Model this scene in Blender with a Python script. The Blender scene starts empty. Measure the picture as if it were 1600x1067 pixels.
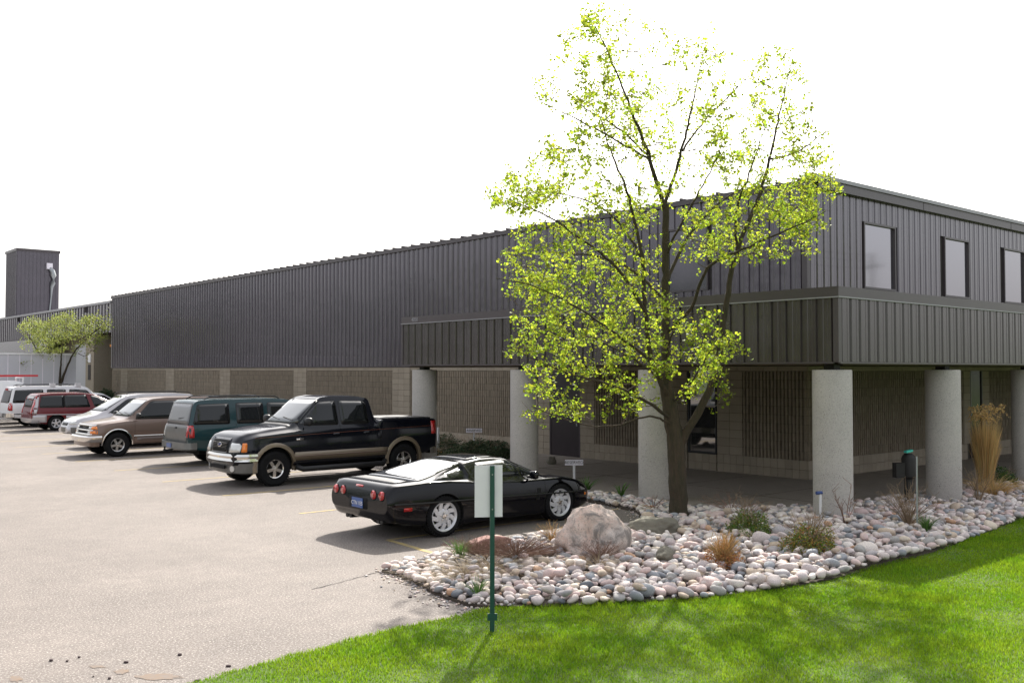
import bpy, bmesh, math, random
import numpy as np
from mathutils import Vector, Matrix
from mathutils.bvhtree import BVHTree
R = math.radians
random.seed(7); rng = np.random.default_rng(7)
sc = bpy.context.scene
COL = sc.collection

# ------------------------------------------------------------------ camera, sky, sun, exposure
CX, CY, CZ = -15.096, -9.073, 2.66
YAW, PITCH, FPX = R(49.48), R(1.663), 1523.9
cam = bpy.data.cameras.new('camera'); camo = bpy.data.objects.new('camera', cam); COL.objects.link(camo)
camo.location = (CX, CY, CZ); camo.rotation_euler = (R(90) + PITCH, 0, YAW - R(90))
cam.sensor_width = 36; cam.lens = FPX / 1600 * 36; cam.clip_end = 2000; cam.clip_start = .1
sc.camera = camo
SUN_TO = Vector((.88, .77, 1.0))
EL = math.atan2(1, math.hypot(.88, .77)); AZ = math.atan2(.88, .77)
w = bpy.data.worlds.new('World'); sc.world = w; w.use_nodes = True
nt = w.node_tree; bg = nt.nodes['Background']
sky = nt.nodes.new('ShaderNodeTexSky'); sky.sky_type = 'NISHITA'; sky.sun_disc = False
sky.sun_elevation = EL; sky.sun_rotation = AZ; sky.air_density = 1.2; sky.dust_density = 5.0; sky.ozone_density = 1.0
hs = nt.nodes.new('ShaderNodeHueSaturation'); hs.inputs['Saturation'].default_value = .35   # a milky, overexposed spring sky
nt.links.new(sky.outputs[0], hs.inputs['Color'])
mk = nt.nodes.new('ShaderNodeMix'); mk.data_type = 'RGBA'; mk.inputs['Factor'].default_value = .22; mk.inputs['B'].default_value = (9.5, 9.6, 10.2, 1)   # thin high cloud over the whole sky
nt.links.new(hs.outputs[0], mk.inputs['A']); nt.links.new(mk.outputs['Result'], bg.inputs['Color'])
bg.inputs['Strength'].default_value = .12
sl = bpy.data.lights.new('sun', 'SUN'); sl.energy = 4.4; sl.angle = R(.6); sl.color = (1, .95, .87)
so = bpy.data.objects.new('sun', sl); COL.objects.link(so)
so.rotation_euler = (-SUN_TO).to_track_quat('-Z', 'Y').to_euler()
sc.view_settings.view_transform = 'Standard'; sc.view_settings.look = 'None'
sc.view_settings.exposure = .92; sc.view_settings.gamma = 1
try: sc.view_settings.use_curve_mapping = False
except Exception: pass

FW = Vector((math.cos(YAW), math.sin(YAW), 0)); RT = Vector((math.sin(YAW), -math.cos(YAW), 0))
FF = FW * math.cos(PITCH) + Vector((0, 0, math.sin(PITCH))); UP = -FW * math.sin(PITCH) + Vector((0, 0, math.cos(PITCH)))
def at_d(u, v, d):
    """world point seen at pixel (u, v) of the 1600x1067 photo at depth d"""
    return Vector((CX, CY, CZ)) + (FF + RT * ((u - 800) / FPX) + UP * ((533.5 - v) / FPX)) * d
def depth(p): return (Vector(p) - Vector((CX, CY, CZ))).dot(FF)
def inview(x, y, m=1.25):
    dx, dy = x - CX, y - CY
    d = dx * FW.x + dy * FW.y; l = dx * RT.x + dy * RT.y
    return (d > 4) & (np.abs(l) < d * .525 * m + 1)

# ------------------------------------------------------------------ materials
def mat(name, col, rough=.6, metal=0, spec=.5, coat=0, bump=0, bscale=20, var=0, vscale=3, col2=None, objrand=0, trans=0, alpha=1, island=0, emit=None, hue=0):
    m = bpy.data.materials.new(name); m.use_nodes = True; n = m.node_tree; P = n.nodes['Principled BSDF']
    P.inputs['Base Color'].default_value = (*col, 1); P.inputs['Roughness'].default_value = rough
    P.inputs['Metallic'].default_value = metal; P.inputs['Specular IOR Level'].default_value = spec
    P.inputs['Coat Weight'].default_value = coat; P.inputs['Coat Roughness'].default_value = .03
    L = n.links.new; tc = n.nodes.new('ShaderNodeTexCoord')
    src = None
    if var or col2:
        no = n.nodes.new('ShaderNodeTexNoise'); no.inputs['Scale'].default_value = vscale; no.inputs['Detail'].default_value = 8; no.inputs['Roughness'].default_value = .65
        L(tc.outputs['Object'], no.inputs['Vector'])
        cr = n.nodes.new('ShaderNodeMapRange'); cr.inputs['From Min'].default_value = .32; cr.inputs['From Max'].default_value = .68
        L(no.outputs[0], cr.inputs[0])
        mx = n.nodes.new('ShaderNodeMix'); mx.data_type = 'RGBA'
        c2 = col2 if col2 else tuple(c * (1 - var) for c in col)
        mx.inputs['A'].default_value = (*col, 1); mx.inputs['B'].default_value = (*c2, 1)
        L(cr.outputs[0], mx.inputs['Factor']); src = mx.outputs['Result']
    if objrand or island:
        oi = n.nodes.new('ShaderNodeObjectInfo'); fac = oi.outputs['Random']
        if island:
            g = n.nodes.new('ShaderNodeNewGeometry'); ad = n.nodes.new('ShaderNodeMath'); ad.operation = 'ADD'
            L(fac, ad.inputs[0]); L(g.outputs['Random Per Island'], ad.inputs[1])
            fr = n.nodes.new('ShaderNodeMath'); fr.operation = 'FRACT'; L(ad.outputs[0], fr.inputs[0]); fac = fr.outputs[0]
        amt = objrand or island
        mr = n.nodes.new('ShaderNodeMapRange'); mr.inputs['To Min'].default_value = 1 - amt; mr.inputs['To Max'].default_value = 1 + amt
        L(fac, mr.inputs[0])
        h = n.nodes.new('ShaderNodeHueSaturation'); L(mr.outputs[0], h.inputs['Value'])
        if hue:
            m2 = n.nodes.new('ShaderNodeMath'); m2.operation = 'MULTIPLY'; m2.inputs[1].default_value = 7.31; L(fac, m2.inputs[0])
            f2 = n.nodes.new('ShaderNodeMath'); f2.operation = 'FRACT'; L(m2.outputs[0], f2.inputs[0])
            m3 = n.nodes.new('ShaderNodeMapRange'); m3.inputs['To Min'].default_value = .5 - hue; m3.inputs['To Max'].default_value = .5 + hue
            L(f2.outputs[0], m3.inputs[0]); L(m3.outputs[0], h.inputs['Hue'])
        if src: L(src, h.inputs['Color'])
        else: h.inputs['Color'].default_value = (*col, 1)
        src = h.outputs[0]
    if src: L(src, P.inputs['Base Color'])
    if bump:
        nb = n.nodes.new('ShaderNodeTexNoise'); nb.inputs['Scale'].default_value = bscale; nb.inputs['Detail'].default_value = 6
        L(tc.outputs['Object'], nb.inputs['Vector'])
        b = n.nodes.new('ShaderNodeBump'); b.inputs['Strength'].default_value = bump; b.inputs['Distance'].default_value = .03
        L(nb.outputs[0], b.inputs['Height']); L(b.outputs[0], P.inputs['Normal'])
    if trans:
        T = n.nodes.new('ShaderNodeBsdfTranslucent'); ms = n.nodes.new('ShaderNodeMixShader'); ms.inputs[0].default_value = trans
        if src:
            hh = n.nodes.new('ShaderNodeHueSaturation'); hh.inputs['Value'].default_value = 1.5; hh.inputs['Hue'].default_value = .49
            L(src, hh.inputs['Color']); L(hh.outputs[0], T.inputs['Color'])
        else: T.inputs['Color'].default_value = (*[min(1, c * 1.5) for c in col], 1)
        L(P.outputs[0], ms.inputs[1]); L(T.outputs[0], ms.inputs[2]); L(ms.outputs[0], n.nodes['Material Output'].inputs['Surface'])
    return m

def speckle_mat(name, c1, c2, c3, s_big, s_fine, rough=.85, bump=.4, sp=.55):
    m = bpy.data.materials.new(name); m.use_nodes = True; n = m.node_tree; P = n.nodes['Principled BSDF']; L = n.links.new
    tc = n.nodes.new('ShaderNodeTexCoord')
    def noise(s, d=6, r=.6):
        x = n.nodes.new('ShaderNodeTexNoise'); x.inputs['Scale'].default_value = s; x.inputs['Detail'].default_value = d; x.inputs['Roughness'].default_value = r
        L(tc.outputs['Object'], x.inputs['Vector']); return x.outputs[0]
    def rng_(o, a, b):
        x = n.nodes.new('ShaderNodeMapRange'); x.inputs['From Min'].default_value = a; x.inputs['From Max'].default_value = b; L(o, x.inputs[0]); return x.outputs[0]
    def mix(f, a, b, blend='MIX'):
        x = n.nodes.new('ShaderNodeMix'); x.data_type = 'RGBA'; x.blend_type = blend
        if hasattr(f, 'links'): L(f, x.inputs['Factor'])
        else: x.inputs['Factor'].default_value = f
        for k, v in (('A', a), ('B', b)):
            if hasattr(v, 'links'): L(v, x.inputs[k])
            else: x.inputs[k].default_value = (*v, 1)
        return x.outputs['Result']
    big = mix(rng_(noise(s_big, 5), .35, .65), c1, c2)
    med = mix(rng_(noise(s_big * 7, 4, .7), .3, .7), big, mix(.5, big, c3))
    fine = noise(s_fine, 3, .8)
    a = mix(rng_(fine, .52, .66), med, mix(sp, med, (.55, .5, .46)))
    b = mix(rng_(noise(s_fine * 1.6, 2, .8), .56, .68), a, mix(sp, a, (.03, .03, .03)))
    L(b, P.inputs['Base Color']); P.inputs['Roughness'].default_value = rough; P.inputs['Specular IOR Level'].default_value = .3
    bp = n.nodes.new('ShaderNodeBump'); bp.inputs['Strength'].default_value = bump; bp.inputs['Distance'].default_value = .01
    L(fine, bp.inputs['Height']); L(bp.outputs[0], P.inputs['Normal'])
    return m

M = {}
M['asphalt'] = speckle_mat('asphalt', (.150, .128, .114), (.208, .178, .158), (.102, .089, .080), .5, 44, sp=.72)
M['old_asphalt'] = speckle_mat('old_asphalt', (.16, .145, .13), (.2, .18, .165), (.12, .11, .1), .8, 60)
M['floor'] = speckle_mat('walk_concrete', (.26, .225, .185), (.32, .275, .23), (.20, .17, .145), .5, 120, .75, .1)
M['concrete'] = speckle_mat('column_concrete', (.45, .42, .385), (.38, .355, .33), (.49, .46, .43), 1.2, 42, .85, .35, sp=.7)
M['soil'] = mat('bed_soil', (.085, .065, .05), .95, var=.5, vscale=8, bump=.8, bscale=30)
M['ground'] = mat('far_ground', (.09, .12, .04), .95, var=.4, vscale=.2)
M['lawn'] = mat('lawn_soil', (.06, .11, .018), .95, col2=(.10, .14, .03), vscale=1.5, bump=.6, bscale=60)
M['blade'] = mat('grass_blade', (.095, .215, .008), .6, col2=(.18, .28, .014), vscale=1.3, island=.4, hue=.014, trans=.45, spec=.2)
M['metal_dark'] = mat('dark_bronze_siding', (.092, .076, .098), .24, metal=.3, spec=1.0, coat=.5, var=.22, vscale=1.2, objrand=.07)
M['metal_fascia'] = mat('bronze_fascia', (.060, .048, .050), .27, metal=.3, spec=1.0, coat=.35, var=.15, vscale=1.2, objrand=.07)
M['metal_trim'] = mat('dark_bronze_trim', (.074, .061, .066), .35, spec=.6, var=.1, vscale=2)
M['roof_metal'] = mat('pale_roof_metal', (.34, .335, .36), .45, spec=.6, var=.15, vscale=2)
M['soffit'] = mat('brown_soffit', (.10, .075, .05), .8, var=.25, vscale=3)
M['core'] = mat('wall_core', (.04, .035, .033), .8)
M['block'] = mat('tan_smooth_block', (.36, .305, .235), .88, var=.14, vscale=14, objrand=.08, bump=.3, bscale=80)
M['block_stuff'] = mat('tan_block_courses', (.36, .305, .235), .88, var=.14, vscale=14, island=.08, bump=.3, bscale=80)
M['flute'] = mat('fluted_block', (.285, .235, .175), .9, var=.2, vscale=10, island=.10, bump=.5, bscale=60)
M['mortar'] = mat('mortar', (.10, .085, .065), .95, var=.2, vscale=20)
M['glass'] = mat('window_glass', (.010, .012, .013), .03, spec=.5)
M['screen'] = mat('windscreen_glass', (.02, .025, .025), .03, spec=1.0, coat=.8)
M['mirror_glass'] = mat('tinted_reflective_glass', (.34, .33, .36), .06, metal=.92, spec=.8)
M['dim_glass'] = mat('shaded_glass', (.02,.02,.022), .15, spec=.25)
M['door'] = mat('dark_brown_door', (.04, .030, .034), .35, spec=.5, var=.15, vscale=4)
M['black'] = mat('black_plastic', (.012, .012, .013), .5)
M['rubber'] = mat('tyre_rubber', (.012, .012, .013), .85, spec=.2, var=.3, vscale=12, bump=.3, bscale=60)
M['well'] = mat('wheel_well', (.006, .006, .006), .9)
M['chrome'] = mat('chrome', (.75, .73, .70), .12, metal=1)
M['alloy'] = mat('alloy', (.62, .61, .60), .28, metal=.9, var=.1, vscale=20)
M['silver_rim'] = mat('bright_wheel', (.62, .62, .64), .35, metal=.35)
M['p_black'] = mat('black_paint', (.003, .003, .005), .10, coat=.15, spec=.28)
M['p_navy'] = mat('blue_black_paint', (.004, .005, .009), .12, coat=.2, spec=.35)
M['p_teal'] = mat('dark_teal_paint', (.004, .036, .042), .2, coat=.35, spec=.4)
M['pin'] = mat('muted_pinstripe', (.16, .045, .02), .4)
M['p_tan'] = mat('tan_metallic_paint', (.17, .115, .09), .3, coat=.4, metal=.25)
M['p_maroon'] = mat('maroon_paint', (.13, .004, .009), .22, coat=.3, spec=.35)
M['p_silver'] = mat('silver_paint', (.50, .48, .49), .3, coat=.8, metal=.35)
M['p_white'] = mat('white_paint', (.75, .75, .76), .3, coat=.7)
M['dustgrey'] = mat('dusty_tailgate_grey', (.15, .145, .135), .45, coat=.2, var=.25, vscale=5)
M['goldtrim'] = mat('tan_lower_trim', (.21, .165, .115), .35, coat=.6, metal=.3)
M['amber'] = mat('amber_lens', (.85, .22, .01), .15, coat=1)
M['red'] = mat('red_lens', (.45, .012, .012), .12, coat=1)
M['lamp'] = mat('clear_lamp', (.62, .62, .60), .1, coat=1, metal=.3)
M['plate'] = mat('blue_plate', (.02, .09, .32), .3, coat=.5)
M['white'] = mat('white_print', (.8, .8, .8), .5)
M['sign_white'] = mat('sign_aluminium_white', (.84, .80, .86), .45, spec=.3, var=.06, vscale=6)
M['sign_green'] = mat('green_post_paint', (.008, .075, .062), .4, var=.3, vscale=15, spec=.6)
M['yellow'] = mat('worn_yellow_paint', (.46, .34, .10), .85, col2=(.27, .225, .17), vscale=9, bump=.3, bscale=70)
M['bark'] = mat('bark', (.075, .052, .034), .95, col2=(.036, .034, .018), vscale=9, bump=1, bscale=24)
for n_ in [n_ for n_ in M['bark'].node_tree.nodes if n_.type == 'TEX_NOISE']:
    mp = M['bark'].node_tree.nodes.new('ShaderNodeMapping'); mp.inputs['Scale'].default_value = (1.6, 1.6, .35)
    lk = n_.inputs['Vector'].links[0].from_socket; M['bark'].node_tree.links.new(lk, mp.inputs['Vector']); M['bark'].node_tree.links.new(mp.outputs[0], n_.inputs['Vector'])
M['twig'] = mat('twig', (.115, .085, .07), .9)
M['leaf'] = mat('young_maple_leaf', (.235, .315, .025), .6, island=.5, hue=.028, trans=.6, spec=.35)
M['leaf2'] = mat('pale_spring_leaf', (.19, .23, .05), .6, island=.35, hue=.02, trans=.45)
M['boxwood'] = mat('boxwood_leaf', (.10, .17, .025), .5, island=.45, hue=.03, trans=.25)
M['boxwood_y'] = mat('yellowing_leaf', (.26, .22, .03), .55, island=.45, hue=.045, trans=.3)
M['orange_leaf'] = mat('orange_brown_leaf', (.36, .17, .055), .7, island=.35, hue=.02, trans=.3)
M['conifer'] = mat('conifer_leaf', (.022, .06, .018), .7, island=.4, hue=.02, trans=.1)
M['juniper'] = mat('juniper_leaf', (.06, .075, .03), .8, island=.45, hue=.03, trans=.1)
M['iris'] = mat('iris_leaf', (.07, .15, .03), .5, island=.3, trans=.25)
M['straw'] = mat('dry_straw', (.50, .35, .15), .8, island=.35, hue=.012, trans=.3)
M['dull_straw'] = mat('weathered_straw', (.34, .27, .18), .9, island=.4, trans=.15)
M['drytwig'] = mat('dry_twig', (.26, .185, .12), .9, island=.35)
M['deadtwig'] = mat('dead_reddish_twig', (.20, .115, .08), .9, island=.4)
M['boulder'] = None
M['rust'] = mat('dark_iron', (.014, .012, .011), .6, var=.3, vscale=10)
M['pvc'] = mat('white_pvc', (.7, .7, .7), .4)
M['bluecap'] = mat('blue_cap', (.03, .06, .2), .4)
M['steel'] = mat('galvanised_steel', (.35, .37, .38), .4, metal=.6)
M['teal'] = mat('teal_plastic', (.05, .5, .4), .4)
M['ladder'] = mat('red_ladder', (.5, .02, .03), .5)
M['orange_lamp'] = mat('orange_strip', (.8, .3, .05), .5)

def stone_material():
    m = bpy.data.materials.new('river_stone'); m.use_nodes = True; n = m.node_tree; P = n.nodes['Principled BSDF']; L = n.links.new
    oi = n.nodes.new('ShaderNodeObjectInfo'); g = n.nodes.new('ShaderNodeNewGeometry'); tc = n.nodes.new('ShaderNodeTexCoord')
    ad = n.nodes.new('ShaderNodeMath'); ad.operation = 'ADD'; L(oi.outputs['Random'], ad.inputs[0]); L(g.outputs['Random Per Island'], ad.inputs[1])
    fr = n.nodes.new('ShaderNodeMath'); fr.operation = 'FRACT'; L(ad.outputs[0], fr.inputs[0])
    cr = n.nodes.new('ShaderNodeValToRGB'); cr.color_ramp.interpolation = 'CONSTANT'
    cols = [(p, tuple(min(.8,(v*.88+sum(c)/3*.12)*1.18) for v in c)) for p, c in [(0, (.52, .44, .41)), (.13, (.46, .39, .38)), (.26, (.36, .33, .33)), (.36, (.58, .51, .46)), (.50, (.50, .37, .34)), (.61, (.25, .26, .28)),
            (.70, (.62, .56, .52)), (.80, (.44, .34, .25)), (.86, (.30, .285, .27)), (.92, (.55, .46, .36)), (.965, (.42, .24, .14)), (.985, (.12, .13, .15))]]
    e = cr.color_ramp.elements; e[0].position = 0; e[0].color = (*cols[0][1], 1); e[1].position = cols[1][0]; e[1].color = (*cols[1][1], 1)
    for p, c in cols[2:]:
        x = e.new(p); x.color = (*c, 1)
    L(fr.outputs[0], cr.inputs[0])
    no = n.nodes.new('ShaderNodeTexNoise'); no.inputs['Scale'].default_value = 14; no.inputs['Detail'].default_value = 7; L(tc.outputs['Object'], no.inputs['Vector'])
    mr = n.nodes.new('ShaderNodeMapRange'); mr.inputs['From Min'].default_value = .3; mr.inputs['From Max'].default_value = .7; mr.inputs['To Min'].default_value = .72; mr.inputs['To Max'].default_value = 1.2
    L(no.outputs[0], mr.inputs[0]); h = n.nodes.new('ShaderNodeHueSaturation'); L(cr.outputs[0], h.inputs['Color']); L(mr.outputs[0], h.inputs['Value'])
    L(h.outputs[0], P.inputs['Base Color']); P.inputs['Roughness'].default_value = .75
    b = n.nodes.new('ShaderNodeBump'); b.inputs['Strength'].default_value = .25; b.inputs['Distance'].default_value = .02; L(no.outputs[0], b.inputs['Height']); L(b.outputs[0], P.inputs['Normal'])
    return m
M['stone'] = stone_material()
def boulder_mat():
    m = speckle_mat('pink_grey_boulder', (.74,.51,.41), (.50,.45,.42), (.82,.73,.65), 2.3, 26, .85, .6)
    n = m.node_tree; P = n.nodes['Principled BSDF']; L = n.links.new; src = P.inputs['Base Color'].links[0].from_socket
    tc = n.nodes.new('ShaderNodeTexCoord'); w_ = n.nodes.new('ShaderNodeTexNoise'); w_.inputs['Scale'].default_value = 3.3; w_.inputs['Detail'].default_value = 10; w_.inputs['Roughness'].default_value = .7; w_.inputs['Distortion'].default_value = 1.2
    L(tc.outputs['Object'], w_.inputs['Vector']); r_ = n.nodes.new('ShaderNodeMapRange'); r_.inputs['From Min'].default_value = .47; r_.inputs['From Max'].default_value = .60; L(w_.outputs[0], r_.inputs[0])
    x = n.nodes.new('ShaderNodeMix'); x.data_type = 'RGBA'; L(r_.outputs[0], x.inputs['Factor']); L(src, x.inputs['A']); x.inputs['B'].default_value = (.27,.24,.22,1); L(x.outputs['Result'], P.inputs['Base Color'])
    b_ = n.nodes.new('ShaderNodeBump'); b_.inputs['Strength'].default_value = 1; b_.inputs['Distance'].default_value = .07; L(w_.outputs[0], b_.inputs['Height']); L(P.inputs['Normal'].links[0].from_socket, b_.inputs['Normal']); L(b_.outputs[0], P.inputs['Normal'])
    return m
M['boulder'] = boulder_mat()
M['boulder_g'] = mat('olive_grey_boulder', (.20, .185, .145), .9, var=.25, vscale=5, bump=.5, bscale=14)

# ------------------------------------------------------------------ mesh helpers
class MB:
    def __init__(s): s.v = []; s.f = []
    def quad(s, a, b, c, d):
        i = len(s.v); s.v += [a, b, c, d]; s.f.append((i, i+1, i+2, i+3)); return s
    def box(s, x0, x1, y0, y1, z0, z1):
        i = len(s.v)
        s.v += [(x0,y0,z0),(x1,y0,z0),(x1,y1,z0),(x0,y1,z0),(x0,y0,z1),(x1,y0,z1),(x1,y1,z1),(x0,y1,z1)]
        for f in ((0,3,2,1),(4,5,6,7),(0,1,5,4),(1,2,6,5),(2,3,7,6),(3,0,4,7)): s.f.append(tuple(i+k for k in f))
        return s
    def obox(s, c, ax, ay, az):
        i = len(s.v); c = Vector(c); ax = Vector(ax); ay = Vector(ay); az = Vector(az)
        for sx, sy, sz in ((-1,-1,-1),(1,-1,-1),(1,1,-1),(-1,1,-1),(-1,-1,1),(1,-1,1),(1,1,1),(-1,1,1)):
            s.v.append(tuple(c + ax*sx + ay*sy + az*sz))
        for f in ((0,3,2,1),(4,5,6,7),(0,1,5,4),(1,2,6,5),(2,3,7,6),(3,0,4,7)): s.f.append(tuple(i+k for k in f))
        return s
    def prism(s, poly, z0, z1, caps=True):
        i = len(s.v); n = len(poly)
        s.v += [(x, y, z0) for x, y in poly] + [(x, y, z1) for x, y in poly]
        for k in range(n): s.f.append((i+k, i+(k+1) % n, i+n+(k+1) % n, i+n+k))
        if caps: s.f.append(tuple(i+n+k for k in range(n))); s.f.append(tuple(i+n-1-k for k in range(n)))
        return s
    def tube(s, pts, rad, sides=6, cap=True):
        pts = [Vector(p) for p in pts]; n = len(pts)
        if not hasattr(rad, '__len__'): rad = [rad]*n
        t0 = (pts[1]-pts[0]).normalized()
        ref = Vector((0,0,1)) if abs(t0.z) < .9 else Vector((1,0,0))
        i0 = len(s.v)
        for k in range(n):
            t = (pts[min(k+1,n-1)]-pts[max(k-1,0)])
            t = t.normalized() if t.length > 1e-9 else t0
            a = t.cross(ref).normalized(); b = t.cross(a)
            for j in range(sides):
                th = 2*math.pi*j/sides; s.v.append(tuple(pts[k] + (a*math.cos(th)+b*math.sin(th))*rad[k]))
        for k in range(n-1):
            for j in range(sides):
                s.f.append((i0+k*sides+j, i0+k*sides+(j+1)%sides, i0+(k+1)*sides+(j+1)%sides, i0+(k+1)*sides+j))
        if cap:
            s.f.append(tuple(i0+j for j in reversed(range(sides)))); s.f.append(tuple(i0+(n-1)*sides+j for j in range(sides)))
        return s
    def lathe(s, prof, n=24, axis='z', c=(0,0,0), a0=0, a1=2*math.pi):
        i0 = len(s.v); m = len(prof); full = abs(a1-a0-2*math.pi) < 1e-6; cnt = n if full else n+1
        for k in range(cnt):
            th = a0+(a1-a0)*k/n
            for r, h in prof:
                if axis == 'z': p = (r*math.cos(th), r*math.sin(th), h)
                else: p = (r*math.cos(th), h, r*math.sin(th))
                s.v.append((p[0]+c[0], p[1]+c[1], p[2]+c[2]))
        for k in range(n):
            k2 = (k+1) % cnt
            for j in range(m-1): s.f.append((i0+k*m+j, i0+k2*m+j, i0+k2*m+j+1, i0+k*m+j+1))
        return s
    def build(s, name, m, parent=None, smooth=False, sharp=None, loc=None):
        me = bpy.data.meshes.new(name); me.from_pydata(s.v, [], s.f); me.update()
        me.materials.append(m)
        bm = bmesh.new(); bm.from_mesh(me); bmesh.ops.recalc_face_normals(bm, faces=bm.faces); bm.to_mesh(me); bm.free()
        if smooth:
            me.polygons.foreach_set('use_smooth', [True]*len(me.polygons))
            if sharp: me.set_sharp_from_angle(angle=R(sharp))
        return link(name, me, parent, loc)
def link(name, me, parent=None, loc=None, rot=None, scale=None):
    o = bpy.data.objects.new(name, me); COL.objects.link(o)
    if parent: o.parent = parent
    if loc is not None: o.location = loc
    if rot is not None: o.rotation_euler = rot
    if scale is not None: o.scale = scale
    return o
def tag(o, label, cat, group=None):
    o['label'] = label; o['category'] = cat
    if group: o['group'] = group
    return o
def thing(name, label, cat, loc=(0,0,0), rz=0, group=None):
    o = bpy.data.objects.new(name, None); COL.objects.link(o); o.empty_display_size = .2
    o.location = loc; o.rotation_euler = (0,0,rz); return tag(o, label, cat, group)
def structure(o): o['kind'] = 'structure'; return o
def stuff(o): o['kind'] = 'stuff'; return o
def fast_mesh(name, V, F, m, k, smooth=False):
    """V (n,3), F (m,k) numpy"""
    me = bpy.data.meshes.new(name); n = len(V); c = len(F)
    me.vertices.add(n); me.vertices.foreach_set('co', np.asarray(V, np.float32).ravel())
    me.loops.add(c*k); me.loops.foreach_set('vertex_index', np.asarray(F, np.int32).ravel())
    me.polygons.add(c); me.polygons.foreach_set('loop_start', np.arange(0, c*k, k, dtype=np.int32))
    me.polygons.foreach_set('loop_total', np.full(c, k, np.int32))
    if smooth: me.polygons.foreach_set('use_smooth', np.ones(c, bool))
    me.update(calc_edges=True); me.materials.append(m); return me
def inpoly(px, py, poly):
    px = np.asarray(px, float); py = np.asarray(py, float); r = np.zeros(px.shape, bool); n = len(poly)
    for i in range(n):
        x0, y0 = poly[i]; x1, y1 = poly[(i+1) % n]
        c = ((y0 > py) != (y1 > py)) & (px < (x1-x0)*(py-y0)/((y1-y0) if y1 != y0 else 1e-9)+x0); r ^= c
    return r
def sheet(name, poly, z, m, thick=0):
    b = MB()
    b.f.append(tuple(range(len(poly)))); b.v += [(x, y, z) for x, y in poly]
    if thick:
        n = len(poly); b.v += [(x, y, z-thick) for x, y in poly]
        for k in range(n): b.f.append((k, (k+1) % n, n+(k+1) % n, n+k))
    o = b.build(name, m)
    if o.data.polygons[0].normal.z < 0: o.data.flip_normals()
    return o
def text_mesh(name, body, size, m, parent=None, loc=(0,0,0), rot=(0,0,0), depth_=.004):
    cu = bpy.data.curves.new(name, 'FONT'); cu.body = body; cu.size = size; cu.extrude = depth_; cu.align_x = 'CENTER'; cu.align_y = 'CENTER'; cu.resolution_u = 3
    t = bpy.data.objects.new(name+'_tmp', cu); COL.objects.link(t)
    me = bpy.data.meshes.new_from_object(t.evaluated_get(bpy.context.evaluated_depsgraph_get())); bpy.data.objects.remove(t)
    me.materials.clear(); me.materials.append(m)
    return link(name, me, parent, loc, rot)

# ------------------------------------------------------------------ ground
BED = [(-8.0,1.87),(-7.4,2.05),(-6.73,2.22),(-5.83,2.36),(-4.69,2.33),(-3.7,2.05),(-2.99,1.95),(-2.3,2.3),(-1.98,2.7),(-1.45,3.31),(-1.2,4.4),(-1.08,5.34),(-1.0,6.7),
       (-.35,6.7),(-.32,2.6),(.9,1.45),(2.1,.95),(5,.95),(9,.95),(22,.95),(22,-1.3),(10,-1.45),(6,-1.6),(3.12,-1.75),(1.4,-1.95),(-.16,-2.13),(-1.3,-2.24),(-2.31,-2.28),(-4,-2.29),(-5.1,-2.15),
       (-6.04,-1.89),(-7.42,-1.19),(-8.0,-.75),(-8.3,-.4),(-8.25,.33),(-8.05,1.1)]
LAWN_EDGE = [(-60,-3.2),(-20,-1.9),(-14,-1.25),(-12.6,-1.1),(-11.64,-1.0),(-11.1,-.9),(-10.6,-.86),(-9.9,-.74),(-9.47,-.69),(-8.9,-.70),(-8.47,-.66),(-8.1,-.66)]
structure(sheet('ground', [(-600,-600),(900,-600),(900,900),(-600,900)], -.03, M['ground']))
structure(sheet('parking_lot', [(-60,-3.3),(-20,-1.95),(-14,-1.4),(-11.6,-1.15),(-8.2,-.8),(-7.9,1),(-3,0.5),(.5,2.4),(.5,200),(-60,200)], 0, M['asphalt']))
structure(sheet('entrance_walk', [(-.3,20.5),(-.3,2.55),(.9,1.4),(2.1,.9),(24,.9),(24,4.25),(5.68,4.25),(5.68,20.5)], .02, M['floor'], .1))
structure(sheet('mulch_strip', [(-.3,20.5),(5.68,20.5),(5.68,53.9),(-.9,53.9),(-.9,21)], .01, M['soil']))
structure(sheet('rock_bed_soil', BED, .035, M['soil'], .08))
lawn_poly = LAWN_EDGE + [(-8.3,-.42)] + [(x, y) for x, y in reversed(BED[19:33])] + [(22,-1.3),(80,-1.3),(80,-80),(-60,-80)]
lawn_poly = LAWN_EDGE + [(-8.0,-.75),(-7.42,-1.19),(-6.04,-1.89),(-5.1,-2.15),(-4,-2.29),(-2.31,-2.28),(-1.3,-2.24),(-.16,-2.13),(1.4,-1.95),(3.12,-1.75),(6,-1.6),(10,-1.45),(22,-1.3),(80,-1.3),(80,-80),(-60,-80)]
structure(sheet('lawn', lawn_poly, .02, M['lawn'], .05))
# concrete walk joints: real shallow grooves as thin dark strips in the joints
jb = MB()
for y in (3.2, 5.6, 8.0, 10.4, 12.8): jb.box(-.28, 5.6, y-.006, y+.006, .021, .0245)
for x in (2.2, 8.2, 11, 14): jb.box(x-.006, x+.006, .95, 4.2, .021, .0245)
jb.box(2.6-.006, 2.6+.006, 4.3, 18, .021, .0245)
o = structure(jb.build('walk_joint', M['mortar'])); 

# yellow stall lines
def stripe(x0, y0, x1, y1, wd=.10):
    dx, dy = x1-x0, y1-y0; L = math.hypot(dx, dy); nx, ny = -dy/L*wd/2, dx/L*wd/2
    return MB().quad((x0+nx,y0+ny,.0045),(x1+nx,y1+ny,.0045),(x1-nx,y1-ny,.0045),(x0-nx,y0-ny,.0045)).build('stall_line', M['yellow'])
for L in [(-6.6,3.85,-1.2,3.85),(-6.6,3.85,-6.72,2.35)] + [(-6.3,7.28+3.36*k,-.9,7.28+3.36*k) for k in range(12)]:
    structure(stripe(*L))

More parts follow.
